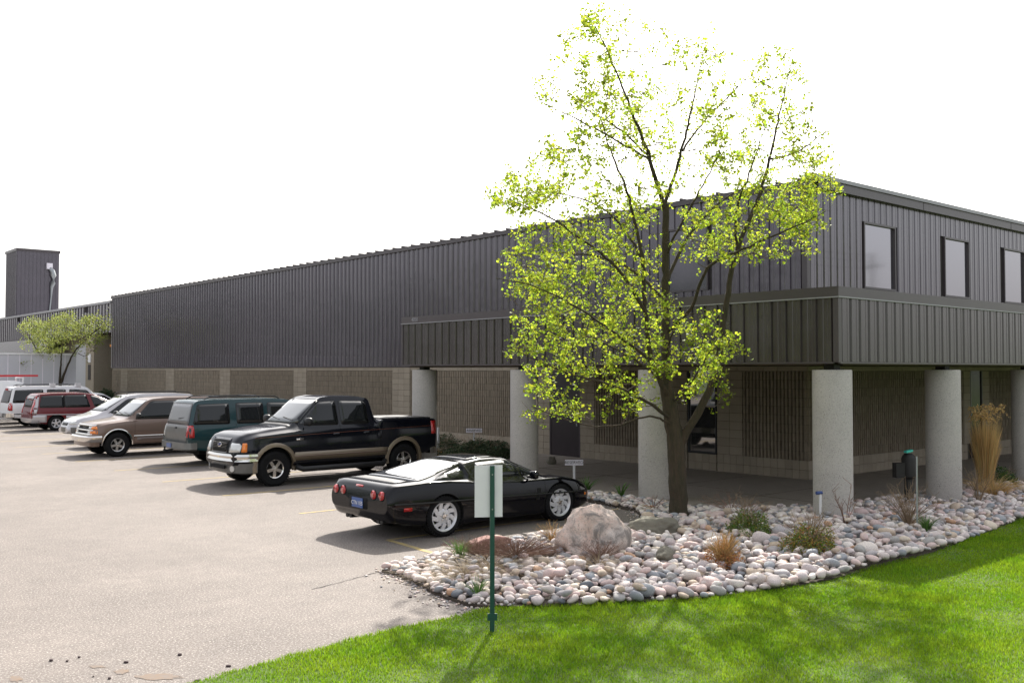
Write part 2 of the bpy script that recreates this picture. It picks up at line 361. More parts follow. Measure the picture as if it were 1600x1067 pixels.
M['stain'] = mat('sandy_stain', (.20, .14, .095), .95, col2=(.165,.142,.128), vscale=14)
def gp(u, v):
    dd = FF + RT*((u-800)/FPX) + UP*((533.5-v)/FPX); q = Vector((CX,CY,CZ)) + dd*(-CZ/dd.z); return q.x, q.y
for (u, v, ru, rv) in ((150,1041,16,3),(190,1049,14,5),(25,1060,12,5),(250,1057,44,5)):
    x0, y0 = gp(u, v); P = []
    for k in range(18):
        a = k*math.pi/9; f = random.uniform(.55, 1.15); P.append(gp(u+ru*f*math.cos(a), v-rv*f*math.sin(a)))
    structure(sheet('sand_stain', P, .0035, M['stain']))
b = MB(); q = [(-9.2,1.55),(-8.6,1.72),(-8.02,1.90),(-7.4,2.10),(-6.73,2.27),(-5.83,2.42),(-4.69,2.40)]
for i in range(len(q)-1):
    for j in range(6):
        p0 = [q[i][k]+(q[i+1][k]-q[i][k])*j/6 for k in (0,1)]; p1 = [q[i][k]+(q[i+1][k]-q[i][k])*(j+1.08)/6 for k in (0,1)]; w0 = random.uniform(.004,.013)
        n0 = random.uniform(-.012,.012); b.quad((p0[0],p0[1]+w0+n0,.0032),(p1[0],p1[1]+w0+n0,.0032),(p1[0],p1[1]-w0+n0,.0032),(p0[0],p0[1]-w0+n0,.0032))
structure(b.build('asphalt_edge_line', M['well']))  # thin dark strip: crack line with the asphalt edge shadow painted in

# ------------------------------------------------------------------ grass
def grass():
    out = []
    N = 1500000
    x = rng.uniform(-14.5, 14, N); y = rng.uniform(-9, -.6, N)
    d = (x-CX)*FW.x + (y-CY)*FW.y
    keep = inview(x, y, 1.15) & (d > 6.2) & (rng.random(N) < np.clip((10.5/np.maximum(d,1))**1.6, 0, 1)*.9)
    x, y = x[keep], y[keep]
    wob = .05*np.sin(x*5.1)+.03*np.sin(x*13.3)
    keep = inpoly(x, y - .025 - np.abs(wob)*.6, lawn_poly); x, y = x[keep], y[keep]
    n = len(x); d = (x-CX)*FW.x + (y-CY)*FW.y
    h = rng.uniform(.022, .06, n)*(.75+.35*np.sin(x*2.1+1)*np.cos(y*2.7)); wd = rng.uniform(.003, .006, n)*np.clip(d/9, 1, 2)
    a = rng.uniform(0, 2*np.pi, n); la = rng.uniform(0, 2*np.pi, n); lean = h*rng.uniform(.1, .8, n)
    V = np.zeros((n, 3, 3)); V[:, 0] = np.stack([x-np.cos(a)*wd, y-np.sin(a)*wd, np.full(n, .016)], 1)
    V[:, 1] = np.stack([x+np.cos(a)*wd, y+np.sin(a)*wd, np.full(n, .016)], 1)
    V[:, 2] = np.stack([x+np.cos(la)*lean, y+np.sin(la)*lean, -.0+.018+h], 1)
    me = fast_mesh('lawn_grass', V.reshape(-1, 3), np.arange(n*3).reshape(-1, 3), M['blade'], 3)
    o = link('lawn_grass', me); stuff(o); tag(o, 'short mown green lawn grass curving along the river stone bed', 'grass')
    print('blades', n)
grass()

# ------------------------------------------------------------------ stones
def stone_mesh(i, sub=2):
    bm = bmesh.new(); bmesh.ops.create_icosphere(bm, subdivisions=sub, radius=1)
    r = random.Random(i*13+5); ph = [r.uniform(0, 6.28) for _ in range(6)]
    sx, sy, sz = 1, r.uniform(.62, .9), r.uniform(.48, .68); k = r.uniform(.03, .11)
    for v in bm.verts:
        n = v.co.copy(); f = 1 + k*math.sin(2.3*n.x+ph[0]) + k*math.sin(2.9*n.y+ph[1]+n.z) + k*.8*math.sin(4*n.z+ph[2]+n.x*2)
        p = 2.5; l = (abs(n.x)**p+abs(n.y)**p+abs(n.z)**p)**(1/p)
        n = n/l*f if i % 3 else n*f
        v.co = Vector((n.x*sx, n.y*sy, n.z*sz))
    me = bpy.data.meshes.new('stone'); bm.to_mesh(me); bm.free(); me.materials.append(M['stone'])
    me.polygons.foreach_set('use_smooth', [True]*len(me.polygons)); return me
SM = [stone_mesh(i) for i in range(14)]
def mound(x, y):
    return .035 + .05*(1+math.sin(x*.9+1)*math.cos(y*1.3))/2 + .06*max(0, 1-((x+2)**2+(y-.0)**2)/9)
def in_obst(x, y):
    for ox, oy, r in ((-1.54,2.22,.26),(-5.25,.75,.42),(-3.3,1.2,.2),(.294,.294,.34),(.294,4.39,.36),(4.39,.294,.36),(8.48,.294,.36),(12.6,.294,.36)):
        if (x-ox)**2+(y-oy)**2 < r*r: return True
    return False
def stones():
    bedo = structure(MB().box(-.02,.02,-.02,.02,-.3,-.28).build('rock_bed', M['soil'])); bedo.location = (0,0,0)
    bpy.data.objects.remove(bedo); bedo = structure(bpy.data.objects['rock_bed_soil']); bedo.name = 'rock_bed'
    grid = {}; S = []
    def tryput(x, y, r, f, z):
        gx, gy = int(math.floor(x/.3)), int(math.floor(y/.3))
        for i in range(gx-1, gx+2):
            for j in range(gy-1, gy+2):
                for (a, b, c, zz) in grid.get((i, j), ()):
                    if (a-x)**2+(b-y)**2 < ((r+c)*f)**2 and abs(zz-z) < .03: return False
        grid.setdefault((gx, gy), []).append((x, y, r, z)); return True
    for (smin, smax, tries, f, lift) in ((.11,.15,260,.92,.03),(.08,.105,2800,.80,.02),(.055,.08,18000,.76,.01),(.035,.055,20000,.72,.0),(.022,.035,12000,.7,-.005)):
        for _ in range(tries):
            x = random.uniform(-8.3, 12 if smax > .07 else 7); y = random.uniform(-2.35, 6.7)
            if x > -1 and y > 2.7 and x > -.3: continue
            if not inview(x, y, 1.2): continue
            if not inpoly([x], [y], BED)[0]: continue
            r = random.uniform(smin, smax)
            # the tip near the asphalt and the strip by the coupe hold small stones
            if (x < -7.0 or (y > 2.9) or (x+1.8)**2+(y-2.6)**2 < .5) and r > .075: continue
            if (x+6.6)**2/1.2+(y-1.2)**2 < .55 and random.random() < .45: continue
            if in_obst(x, y): continue
            if not tryput(x, y, r, f, lift): continue
            S.append((x, y, mound(x, y)+r*.25+lift, r))
    # a second scattering lying on top
    for _ in range(700):
        x = random.uniform(-7.6, 8); y = random.uniform(-2.1, 1.6); r = random.uniform(.035, .085)
        if inview(x, y, 1.2) and inpoly([x], [y], BED)[0] and not in_obst(x, y): S.append((x, y, mound(x, y)+r*.5+.07, r*.9))
    S.sort(key=lambda s: -s[3]/depth((s[0], s[1], 0)))
    print('stones', len(S))
    V = []; F = []; vo = 0
    for k, (x, y, z, r) in enumerate(S):
        me = SM[k % 14] if k % 3 else SM[(k*5) % 14]
        rot = (random.uniform(-.35,.35), random.uniform(-.35,.35), random.uniform(0, 6.28)); s = r*random.uniform(.92, 1.1)
        scl = (s*1.08, s, s*random.uniform(.85, 1.1))
        if k < 300: link('stone', me, bedo, (x, y, z), rot, scl)
        else:
            key = me.name
            co, fa = CACHE.setdefault(key, (np.array([v.co[:] for v in me.vertices]), np.array([p.vertices[:] for p in me.polygons])))
            mt = Matrix.LocRotScale(Vector((x,y,z)), Matrix.Rotation(rot[2],3,'Z') @ Matrix.Rotation(rot[0],3,'X') @ Matrix.Rotation(rot[1],3,'Y'), Vector(scl))
            m = np.array(mt); V.append(co @ m[:3,:3].T + m[:3,3]); F.append(fa+vo); vo += len(co)
    me = fast_mesh('stone_fill', np.concatenate(V), np.concatenate(F), M['stone'], 3, True)
    stuff(link('stone_fill', me, bedo))
CACHE = {}
stones()
def crumbs():
    V = []; F = []; vo = 0; co, fa = CACHE[list(CACHE)[0]] if CACHE else (None, None)
    co = np.array([v.co[:] for v in SM[1].vertices]); fa = np.array([p.vertices[:] for p in SM[1].polygons])
    edge = [(-8.0,1.87),(-6.73,2.22),(-4.69,2.33),(-2.99,1.95),(-1.98,2.7),(-1.45,3.31),(-1.08,5.34)]
    left = [(-8.0,1.87),(-8.05,1.1),(-8.25,.33),(-8.3,-.4),(-8.0,-.75)]
    for path, n, sp in ((edge, 420, .10), (left, 420, .14)):
        for _ in range(n):
            i = random.randrange(len(path)-1); f = random.random(); x = path[i][0]*(1-f)+path[i+1][0]*f+random.gauss(0,sp); y = path[i][1]*(1-f)+path[i+1][1]*f+random.gauss(0,sp)
            r_ = random.uniform(.005,.020); a = random.uniform(0,6.28); c_, s_ = math.cos(a), math.sin(a)
            q = co*r_; q = np.stack([q[:,0]*c_-q[:,1]*s_, q[:,0]*s_+q[:,1]*c_, q[:,2]], 1)+[x, y, .045 if inpoly([x],[y],BED)[0] else .008]
            V.append(q); F.append(fa+vo); vo += len(co)
    stuff(link('gravel_crumbs', fast_mesh('gravel_crumbs', np.concatenate(V), np.concatenate(F), M['stone'], 3, True), bpy.data.objects['rock_bed']))
crumbs()

def boulder(name, label, c, rx, ry, rz, m, seed, rot=0, top=.0):
    bm = bmesh.new(); bmesh.ops.create_icosphere(bm, subdivisions=5, radius=1)
    r = random.Random(seed); planes = []
    for _ in range(17):
        d = Vector((r.gauss(0,1), r.gauss(0,1), r.gauss(0,.8))).normalized(); planes.append((d, r.uniform(.80, 1.0)))
    from mathutils import noise as N
    for v in bm.verts:
        n = v.co.normalized(); f = 1.0
        for d, o in planes:
            k = n.dot(d)
            if k > 0: f = min(f, o/k) if o/k < f else f
        f *= 1 + .14*N.noise(n*1.9+Vector((seed,0,0))) + .07*N.noise(n*4.2+Vector((0,seed,0))) + .035*abs(N.noise(n*9)) + .018*N.noise(n*20) + .01*N.noise(n*44)
        v.co = Vector((n.x*rx, n.y*ry, n.z*rz))*f
        if v.co.z < -rz*.35: v.co.z = -rz*.35
    me = bpy.data.meshes.new(name); bm.to_mesh(me); bm.free(); me.materials.append(m)
    me.polygons.foreach_set('use_smooth', [True]*len(me.polygons))
    o = link(name, me, None, c, (0,0,rot)); tag(o, label, 'boulder'); return o
boulder('boulder', 'large pale pink and grey boulder standing at the left end of the stone bed', (-5.26,.68,.20), .54, .50, .53, M['boulder'], 23, R(-40))
boulder('boulder', 'low smooth olive grey boulder between the pink boulder and the maple', (-3.35,1.25,.14), .48, .32, .24, M['boulder_g'], 9, R(-42))
boulder('boulder', 'small pitted grey boulder lying among the pale stones right of the pink boulder', (-4.9,-.35,.16), .17, .13, .12, M['boulder_g'], 4, .4)
boulder('boulder', 'flat reddish pink boulder at the asphalt edge left of the large boulder', (-6.1,1.95,.10), .42, .2, .17, mat('red_boulder', (.36,.20,.17), .9, var=.3, vscale=4, bump=.4, bscale=12), 14, R(-5))
boulder('boulder', 'small grey wedge stone lying alone on the concrete walk near the door', (3.58,11.07,.08), .16, .12, .16, M['boulder_g'], 31, .2)
boulder('boulder', 'small brown rock on the ground between the pickup and the coupe', at_d(606,723,25.5)*1.0, .14, .12, .12, M['boulder_g'], 37, .2).location.z = .04

M['pebble'] = mat('dark_pebble', (.075,.05,.05), .9, var=.4, vscale=30)
PM = [m_.copy() for m_ in SM]
for m_ in PM: m_.name = 'pebble'; m_.materials[0] = M['pebble']
# loose stones on the asphalt
PW = iter(['dark pebble leftmost in the row near the lower left corner','thin pale pebble just right of the two leftmost dark ones','flat pale pebble with a dark underside between two darker ones','round purple grey pebble lying highest on the lower asphalt','flat reddish pebble nearest above the left end of the lawn','round dark pebble low between the pale stains','dark pebble touching the very left end of the lawn edge','small brown pebble on asphalt off the tip of the stone bed','small dark pebble on asphalt left of the signpost','tiny dark crumb beside the leftmost pebbles','tiny pebble closest to the signpost on the asphalt','tiny dark crumb low near the lower left corner'])
for (u, v, s) in ((80,1032,.028),(124,1027,.02),(197,1035,.026),(281,1023,.028),(357,1041,.028),(171,1060,.026),(308,1064,.03),(641,933,.03),(688,947,.03),(105,1033,.018),(712,963,.022),(146,1057,.015)):
    d = (0-CZ)/((FF + RT*((u-800)/FPX) + UP*((533.5-v)/FPX)).z); p = at_d(u, v, d)
    o = link('pebble', PM[int(u) % 14], None, (p.x, p.y, .008), (0,0,u), (s*.95,s*.8,s*.7))
    tag(o, next(PW), 'pebble', 'loose pebbles scattered on the asphalt')

def leaf_mesh(C, size, m, name, flat=.5, aspect=.8, droop=0):
    """C (n,3) centres, leaves as two-triangle folded lobes with 6 vertices"""
    n = len(C); s = size*rng.uniform(.5, 1.4, n)
    a = rng.normal(size=(n,3)); a[:,2] = a[:,2]*flat-droop; a /= np.linalg.norm(a,axis=1)[:,None]
    u = rng.normal(size=(n,3)); u[:,2] += .8; b = np.cross(a,u); b /= np.linalg.norm(b,axis=1)[:,None]; c = np.cross(a,b)
    s = s[:,None]
    t = C + a*s; r = C + a*s*.35 + b*s*aspect*.6 + c*s*.15; l = C + a*s*.35 - b*s*aspect*.6 + c*s*.15; base = C - a*s*.3
    V = np.stack([base, r, t, l], 1).reshape(-1,3); i = np.arange(n)[:,None]*4
    F = np.concatenate([i+[0,1,2], i+[0,2,3]])
    return fast_mesh(name, V, F, m, 3)
def sph(n, shell=.0):
    d = rng.normal(size=(n,3)); d /= np.linalg.norm(d,axis=1)[:,None]
    return d*(shell+(1-shell)*rng.random((n,1))**.4)

# ------------------------------------------------------------------ building
AX, BY, ZC, ZR = 5.64, 4.206, 2.80, 7.12
ZT, ZCB, LC = 4.09, 3.92, 13.18
bld = thing('warehouse', 'long dark bronze metal sided warehouse with columned canopy and tan block base', 'building')
P_ = .305
def panel_mesh(name, flip=1, axis='y', pitch=P_):
    # one vertical siding panel, unit height; runs +axis, outward towards -x (axis y) or -y (axis x)
    prof = [(0,0),(.022,0),(.040,.034),(.105,.034),(.115,.028),(.19,.028),(.20,.034),(.262,.034),(.280,0),(P_,0)]
    b = MB(); n = len(prof)
    for z in (0, 1):
        for u, o in prof: b.v.append((-o, u*pitch/P_, z) if axis == 'y' else (u*pitch/P_, -o, z))
    for k in range(n-1): b.f.append((k, k+1, n+k+1, n+k))
    me = bpy.data.meshes.new(name); me.from_pydata(b.v, [], b.f); me.update(); me.materials.append(M['metal_dark'])
    if axis == 'y': me.flip_normals()
    return me
def narrow_mesh(name, axis):
    # long wall profile: a flat pan with one bold rib whose flank catches the light
    prof = [(0,0),(.04,0),(.075,.055),(.125,.055),(.15,0),(P_,0)]
    b = MB(); n = len(prof)
    for z in (0, 1):
        for u, o in prof: b.v.append((-o, u, z) if axis == 'y' else (u, -o, z))
    for k in range(n-1): b.f.append((k, k+1, n+k+1, n+k))
    me = bpy.data.meshes.new(name); me.from_pydata(b.v, [], b.f); me.update(); me.materials.append(M['metal_dark'])
    if axis == 'y': me.flip_normals()
    return me
PX, PY = panel_mesh('wall_panel', axis='x'), panel_mesh('wall_panel', axis='y')
FX, FY = PX.copy(), PY.copy(); FX.name = FY.name = 'fascia_panel'
for m_ in (FX, FY): m_.materials[0] = M['metal_fascia']
NX, NY = narrow_mesh('wall_panel', 'x'), narrow_mesh('wall_panel', 'y')
def put_panel(me, x, y, z0, z1, name='wall_panel'): return link(name, me, bld, (x, y, z0), None, (1, 1, z1-z0))
WIN_R = [(8.27, 9.80), (12.70, 14.17), (16.68, 18.15), (20.9,22.4)]
WZ0, WZ1 = 4.82, 6.46
# right upper wall
k = 0; x = AX+.10
while x < 23:
    hit = any(x+P_ > a and x < b for a, b in WIN_R)
    if hit: put_panel(PX, x, BY, ZT-.1, WZ0-.05); put_panel(PX, x, BY, WZ1+.05, ZR)
    else: put_panel(PX, x, BY, ZT-.1, ZR)
    x += P_
# left upper wall
WIN_L = [(7.2, 8.55)]
y = BY+.10
while y < 53.8:
    hit = any(y+P_ > a and y < b for a, b in WIN_L); me = PY if y < 13.3 else NY
    if hit: put_panel(me, AX, y, ZT-.1, WZ0-.05); put_panel(me, AX, y, WZ1+.05, ZR)
    else: put_panel(me, AX, y, ZC if y > LC-.2 else ZT-.1, ZR)
    y += P_
# canopy fascia
y = 0.06
while y < LC-.1: put_panel(FY, 0, y, ZC, ZCB, 'fascia_panel'); y += P_
x = 0.06
while x < 23: put_panel(FX, x, 0, ZC, ZCB, 'fascia_panel'); x += P_
c = MB().box(AX+.02, 40, BY+.02, 53.88, ZC+.03, ZR-.05); c.build('wall_core', M['core'], bld)
c = MB().box(.045, 40, .045, LC-.04, ZC+.06, ZT-.06).box(.045,40,.045,.1,ZC,ZC+.05); c.build('canopy_core', M['core'], bld)
# cap band of the canopy with its small drip edge
b = MB().box(-.06, .03, -.06, LC, ZCB, ZT).box(.03, 24, -.06, .03, ZCB, ZT); b.build('canopy_cap', M['metal_trim'], bld)
b = MB().box(-.075, .03, -.075, LC+.01, ZCB-.022, ZCB-.002).box(.03, 24, -.075, .03, ZCB-.022, ZCB-.002); b.build('drip_edge', M['roof_metal'], bld)
b = MB().box(-.045, .06, -.045, .06, ZC-.01, ZCB-.025); b.build('corner_trim', M['metal_trim'], bld)
b = MB().box(-.05, .06, LC-.05, LC+.01, ZC-.01, ZCB-.025); b.build('corner_trim', M['metal_trim'], bld)
b = MB().box(AX-.045, AX+.1, BY-.045, BY+.1, ZT, ZR-.02); b.build('corner_trim', M['metal_trim'], bld)
b = MB().box(AX-.05, AX+.05, 53.8, 53.95, ZC-.01, ZR-.02); b.build('corner_trim', M['metal_trim'], bld)
b = MB().box(-.05, .0, .06, LC, ZC-.035, ZC-.003).box(-.0, 24, -.05, .0, ZC-.035, ZC-.003).box(AX-.05, AX-.0, LC, 53.8, ZC-.035, ZC-.003); b.build('base_trim', M['metal_trim'], bld)
# soffit boards and beams
sb = MB().box(.02, AX+1, .02, LC, ZC+.01, ZC+.04).box(AX+1, 24, .02, BY+1, ZC+.01, ZC+.04); sb.build('soffit', M['soffit'], bld)
bm_ = MB().box(.16,.43,.35,LC-.1,ZC-.06,ZC+.005).box(.43,24,.16,.43,ZC-.06,ZC+.005); bm_.build('soffit_beam', M['soffit'], bld)
# eaves: left long side with rib ends, right gable side with gutter
b = MB().box(AX-.10, AX+.3, BY-.16, 54.0, ZR, ZR+.14); b.build('eave_trim', M['metal_trim'], bld)
b = MB()
y = BY+.1
while y < 54: b.box(AX-.14, AX+.6, y, y+.07, ZR+.14, ZR+.19); y += .61
stuff(b.build('roof_seam', M['metal_trim'], bld))
b = MB().box(AX+.0, 40, BY-.16, BY+.03, ZR-.02, ZR+.20); b.build('gutter', M['metal_trim'], bld)
b = MB().box(AX-.02, 40, BY-.20, BY+.03, ZR+.203, ZR+.30); b.build('roof_edge', M['roof_metal'], bld)
MB().box(AX+.0, 40, BY+.04, 54, ZR+.0, ZR+.15).build('roof', M['roof_metal'], bld)
b = MB()
for xx in (11.2, 16.9, 21.5): b.box(xx, xx+.012, BY-.165, BY-.16, ZR-.02, ZR+.2)
b.build('gutter_joint', M['core'], bld)
# windows
for a, b_ in WIN_R:
    L = b_-a; fr = MB()
    for q in ((a-.05,b_+.05,WZ0-.05,WZ0),(a-.05,b_+.05,WZ1,WZ1+.05),(a-.05,a,WZ0,WZ1),(b_,b_+.05,WZ0,WZ1)): fr.box(q[0],q[1],BY-.06,BY+.018,q[2],q[3])
    f = fr.build('window', M['metal_trim'], bld); MB().box(a,b_,BY+.006,BY+.014,WZ0,WZ1).build('pane', M['mirror_glass'], f)
for a, b_ in WIN_L:
    fr = MB()
    for q in ((a-.05,b_+.05,WZ0-.05,WZ0),(a-.05,b_+.05,WZ1,WZ1+.05),(a-.05,a,WZ0,WZ1),(b_,b_+.05,WZ0,WZ1)): fr.box(AX-.06,AX+.018,q[0],q[1],q[2],q[3])
    f = fr.build('window', M['metal_trim'], bld); MB().box(AX+.006,AX+.014,a,b_,WZ0,WZ1).build('pane', mat('dim_reflection_glass', (.13,.125,.14), .08, metal=.8), f)  # darker copy of the window glass; its dimmer reflection is set by colour
# columns with their steel posts
S_ = 4.095
def column():
    b = MB(); prof = [(0,-.05),(.337,-.05),(.337,2.645),(.325,2.66),(0,2.66)]
    b.lathe(prof, 40); return b
cols = [(.294,.294+S_*k) for k in range(4)] + [(.294+S_*k,.294) for k in range(1,6)]
c0 = None
for (x, y) in cols:
    if c0 is None:
        c0 = column().build('column', M['concrete'], bld, smooth=True, sharp=40, loc=(x,y,0))
        p0 = MB().box(-.10,.10,-.10,.10,2.66,2.745).box(-.15,.15,-.15,.15,2.662,2.675).build('steel_post', M['rust'], c0)
    else:
        o = link('column', c0.data, bld, (x, y, 0), (0,0,random.uniform(0,6))); q = link('steel_post', p0.data, o)
        q.rotation_euler = (0,0,-o.rotation_euler.z)
# block wall
bw = MB().box(AX+.03, 40, BY+.03, 13.0, 0, ZC).box(AX+.03, 40, 12.9, 53.85, 0, ZC).build('block_wall', M['mortar'], bld)
unit = MB().box(0,1,0,1,0,1).build('block', M['block']); ume = unit.data; bpy.data.objects.remove(unit)
slots = []
def smooth(side, a, b_, z0, z1, w_=.205, h_=.205, proud=.05):
    nu = max(1, round((b_-a)/w_)); nz = max(1, round((z1-z0)/h_)); du = (b_-a)/nu; dz = (z1-z0)/nz
    for i in range(nu):
        for j in range(nz):
            u, z = a+i*du, z0+j*dz
            if side == 'l': slots.append((AX+.03-proud, u+.005, z+.005, proud+.02, du-.01, dz-.01))
            else: slots.append((u+.005, BY+.03-proud, z+.005, du-.01, proud+.02, dz-.01))
flb = []
def fluted(side, a, b_, z0, z1, pitch=.1025):
    b = MB(); nz = max(1, round((z1-z0)/.205)); dz = (z1-z0)/nz; n = max(1, round((b_-a)/pitch)); du = (b_-a)/n
    for j in range(nz):
        za, zb = z0+j*dz+.004, z0+(j+1)*dz-.004
        for i in range(n):
            u = a+i*du+random.uniform(-.003,.003); o1 = .05+random.uniform(-.006,.006)
            pr = [(u+.012,.0),(u+.024,o1),(u+du-.024,o1),(u+du-.012,.0)]
            k = len(b.v)
            for z in (za, zb):
                for q, o in pr: b.v.append((AX+.03-o, q, z) if side == 'l' else (q, BY+.03-o, z))
            for t in range(3): b.f.append((k+t, k+t+1, k+5+t, k+4+t))
            b.f.append((k+4,k+5,k+6,k+7)); 
    o = b.build('fluted_blocks', M['flute'], bw); stuff(o)
ZB, ZTOP = .47, 2.62
smooth('l', BY+.02, 6.90, 0.0, ZB, .21, .235); smooth('l', 6.93, 7.86, 0, .44, .21, .22); smooth('l', 7.9, 12.0, 0, ZB, .21, .235)
fluted('l', BY+.02, 6.1, ZB, ZTOP); smooth('l', 6.1, 6.9, ZB, ZTOP, .4, .205)
smooth('l', 7.9, 8.5, ZB, ZTOP, .3, .205); fluted('l', 8.5, 11.4, ZB, ZTOP); smooth('l', 11.4, 12.02, ZB, ZTOP, .31, .205)
smooth('l', 13.34, 13.95, 0, ZTOP, .305, .205); smooth('l', 13.95, 21.0, 0, ZB, .21, .235); fluted('l', 13.95, 21.0, ZB, ZTOP)
smooth('r', AX-.02, 14.0, 0, ZB, .21, .235); fluted('r', AX, 13.8, ZB, ZTOP); smooth('r', 15.3, 23, 0, ZB, .21, .235); fluted('r', 15.5, 23, ZB, ZTOP)
smooth('r', 13.8, 14.22, ZB, ZTOP, .4, .205); smooth('r', 15.05, 15.5, ZB, ZTOP, .4, .205)
prev = 21.0
for pil in (21.0, 28.85, 36.55, 43.7, 51.0):
    smooth('l', pil, pil+1.15, 0.0 if pil < 30 else .3, ZC-.05, .38, .205, .07)
    nxt = {21.0:28.85, 28.85:36.55, 36.55:43.7, 43.7:51.0, 51.0:53.8}[pil]
    fluted('l', pil+1.15, nxt, ZB if pil < 30 else .4, ZTOP, .1025 if pil < 30 else .205)
    smooth('l', pil+1.15, nxt, 0, ZB-.02, .41, .235)
smooth('l', BY, 53.7, ZTOP+.004, ZC-.05, .41, .13, .055); smooth('r', AX, 23, ZTOP+.004, ZC-.05, .41, .13, .055)
slots.sort(key=lambda s: depth(s[:3]) / (s[4] if s[3] < .1 else s[3]) )
rest = MB()
def sc_(s): # apparent width
    d = depth(s[:3]); return -(max(s[3], s[4])*s[5])/d/d
slots = sorted(slots, key=sc_)
vis = [s for s in slots if inview(s[0], s[1], 1.02)]; inv = [s for s in slots if not inview(s[0], s[1], 1.02)]
for s in vis[:300]: link('block', ume, bw, s[:3], None, s[3:])
for s in vis[300:]+inv: rest.box(s[0], s[0]+s[3], s[1], s[1]+s[4], s[2], s[2]+s[5])
stuff(rest.build('block_courses', M['block_stuff'], bw))
# door, glazed slot and the glazed opening on the right side
d = MB().box(AX-.01, AX+.06, 12.06, 13.30, .03, 2.05).build('door', M['door'], bld)
MB().box(AX-.03,AX-.01,12.13,12.17,.95,1.12).build('handle', M['steel'], d)
MB().box(AX-.012, AX+.05, 12.06, 13.30, 2.12, 2.70).build('transom_panel', M['door'], bld)
MB().box(AX-.025,AX+.05,12.0,12.055,.03,2.7).box(AX-.025,AX+.05,13.305,13.36,.03,2.7).box(AX-.025,AX+.05,12.056,13.304,2.055,2.115).box(AX-.025,AX+.05,12.056,13.304,2.702,2.75).build('door_frame', M['metal_trim'], bld)
f = MB().box(AX-.02,AX+.06,6.92,6.965,.45,2.72).box(AX-.02,AX+.06,7.83,7.88,.45,2.72).box(AX-.02,AX+.06,6.966,7.829,.45,.50).box(AX-.02,AX+.06,6.966,7.829,2.67,2.72).build('window', M['black'], bld)
MB().box(AX+.012,AX+.025,6.966,7.829,.501,2.669).build('pane', mat('entrance_glass', (.30,.30,.30), .03, metal=.9), f)
f = MB().box(14.24,14.30,BY-.02,BY+.06,.03,2.72).box(15.0,15.04,BY-.02,BY+.06,.03,2.72).box(14.301,14.999,BY-.02,BY+.06,2.66,2.72).build('window', M['metal_trim'], bld)
MB().box(14.301,14.999,BY+.012,BY+.025,.03,2.659).build('pane', M['dim_glass'], f)
# house number on the canopy cap
text_mesh('house_number', '4050', .15, M['roof_metal'], bld, (-.066, 12.54, 4.005), (R(90), 0, R(-90)))

# far wing beyond the end of the long wall
wing = thing('far_wing', 'far low wing of dark ribbed metal over loading doors, left of the long wall', 'building', (AX, 54.0, 0))
def ribs(y0, y1, x, z0, z1, step=.61):
    b = MB(); y = y0
    while y < y1:
        b.box(x-.045, x, y, y+.08, z0, z1); y += step
    return b
MB().box(.0, 30, .02, 90, 5.03, 6.86).build('upper_wall', M['metal_dark'], wing)
stuff(ribs(.1, 90, 0, 5.03, 6.86).build('siding_rib', M['metal_dark'], wing))
MB().box(-.12, 30, 0.02, 90, 6.865, 7.02).build('eave_trim', M['roof_metal'], wing)
b = MB()
for yy in (5, 22): b.box(-.10, .0, yy, yy+.25, 6.5, 6.86)
b.build('scupper', M['core'], wing)
MB().box(1.6, 30, .0, 90, 0, 5.0).build('lower_wall', M['block_stuff'], wing)
MB().box(1.5, 1.6, .3, 3.2, 0.3, 4.9).build('dock_bay_panel', M['black'], wing)  # black sheet stands in for the deep shadow inside the dock bay
MB().box(.05, 1.6, 3.6, 5.3, 0, 5.0).build('block_pier', M['block_stuff'], wing)
MB().box(.02, .05, 4.2, 4.7, 2.0, 3.0).build('grey_hatch', M['core'], wing)
MB().box(.0, .04, 4.15, 4.7, 3.15, 3.7).build('notice', M['white'], wing)
MB().box(.15, .3, 5.5, 8.0, 0, 4.4).build('dock_bay_panel', mat('grey_roll_door', (.42,.42,.44), .6), wing)
MB().box(.6, 1.0, .6, 2.2, 4.15, 4.3).build('orange_strip', M['orange_lamp'], wing)
MB().box(-.02, .1, 14, 60, 0, 5.0).build('lower_wall', M['metal_dark'], wing)
# tower on the roof
tw = thing('metal_tower', 'tall narrow dark ribbed metal tower rising behind the far roof at left', 'tower', (6.35, 80, 6.5))
MB().box(0, 3.35, 0, 3.6, 0, 6.3).build('tower_wall', M['metal_dark'], tw)
b = MB()
for k in range(11): b.box(.04+k*.305, .10+k*.305, -.04, 0, 0, 6.15)
for k in range(11): b.box(-.04, 0, .06+k*.32, .12+k*.32, 0, 6.15)
stuff(b.build('siding_rib', M['metal_dark'], tw))
MB().box(-.07, 3.42, -.07, 3.67, 6.15, 6.38).build('cap_trim', M['metal_trim'], tw)
MB().box(2.3, 2.75, -.3, -.0, 4.75, 5.25).build('vent_box', M['sign_white'], tw)
MB().tube([(2.55,-.18,4.85),(2.75,-.25,4.6),(2.85,-.25,4.2),(2.82,-.22,3.6),(2.72,-.2,3.2),(2.68,-.2,2.4),(2.58,-.2,1.2),(2.5,-.2,.2)], [.14,.2,.22,.2,.12,.06,.06,.06], 10).build('vent_pipe', M['steel'], tw, smooth=True)

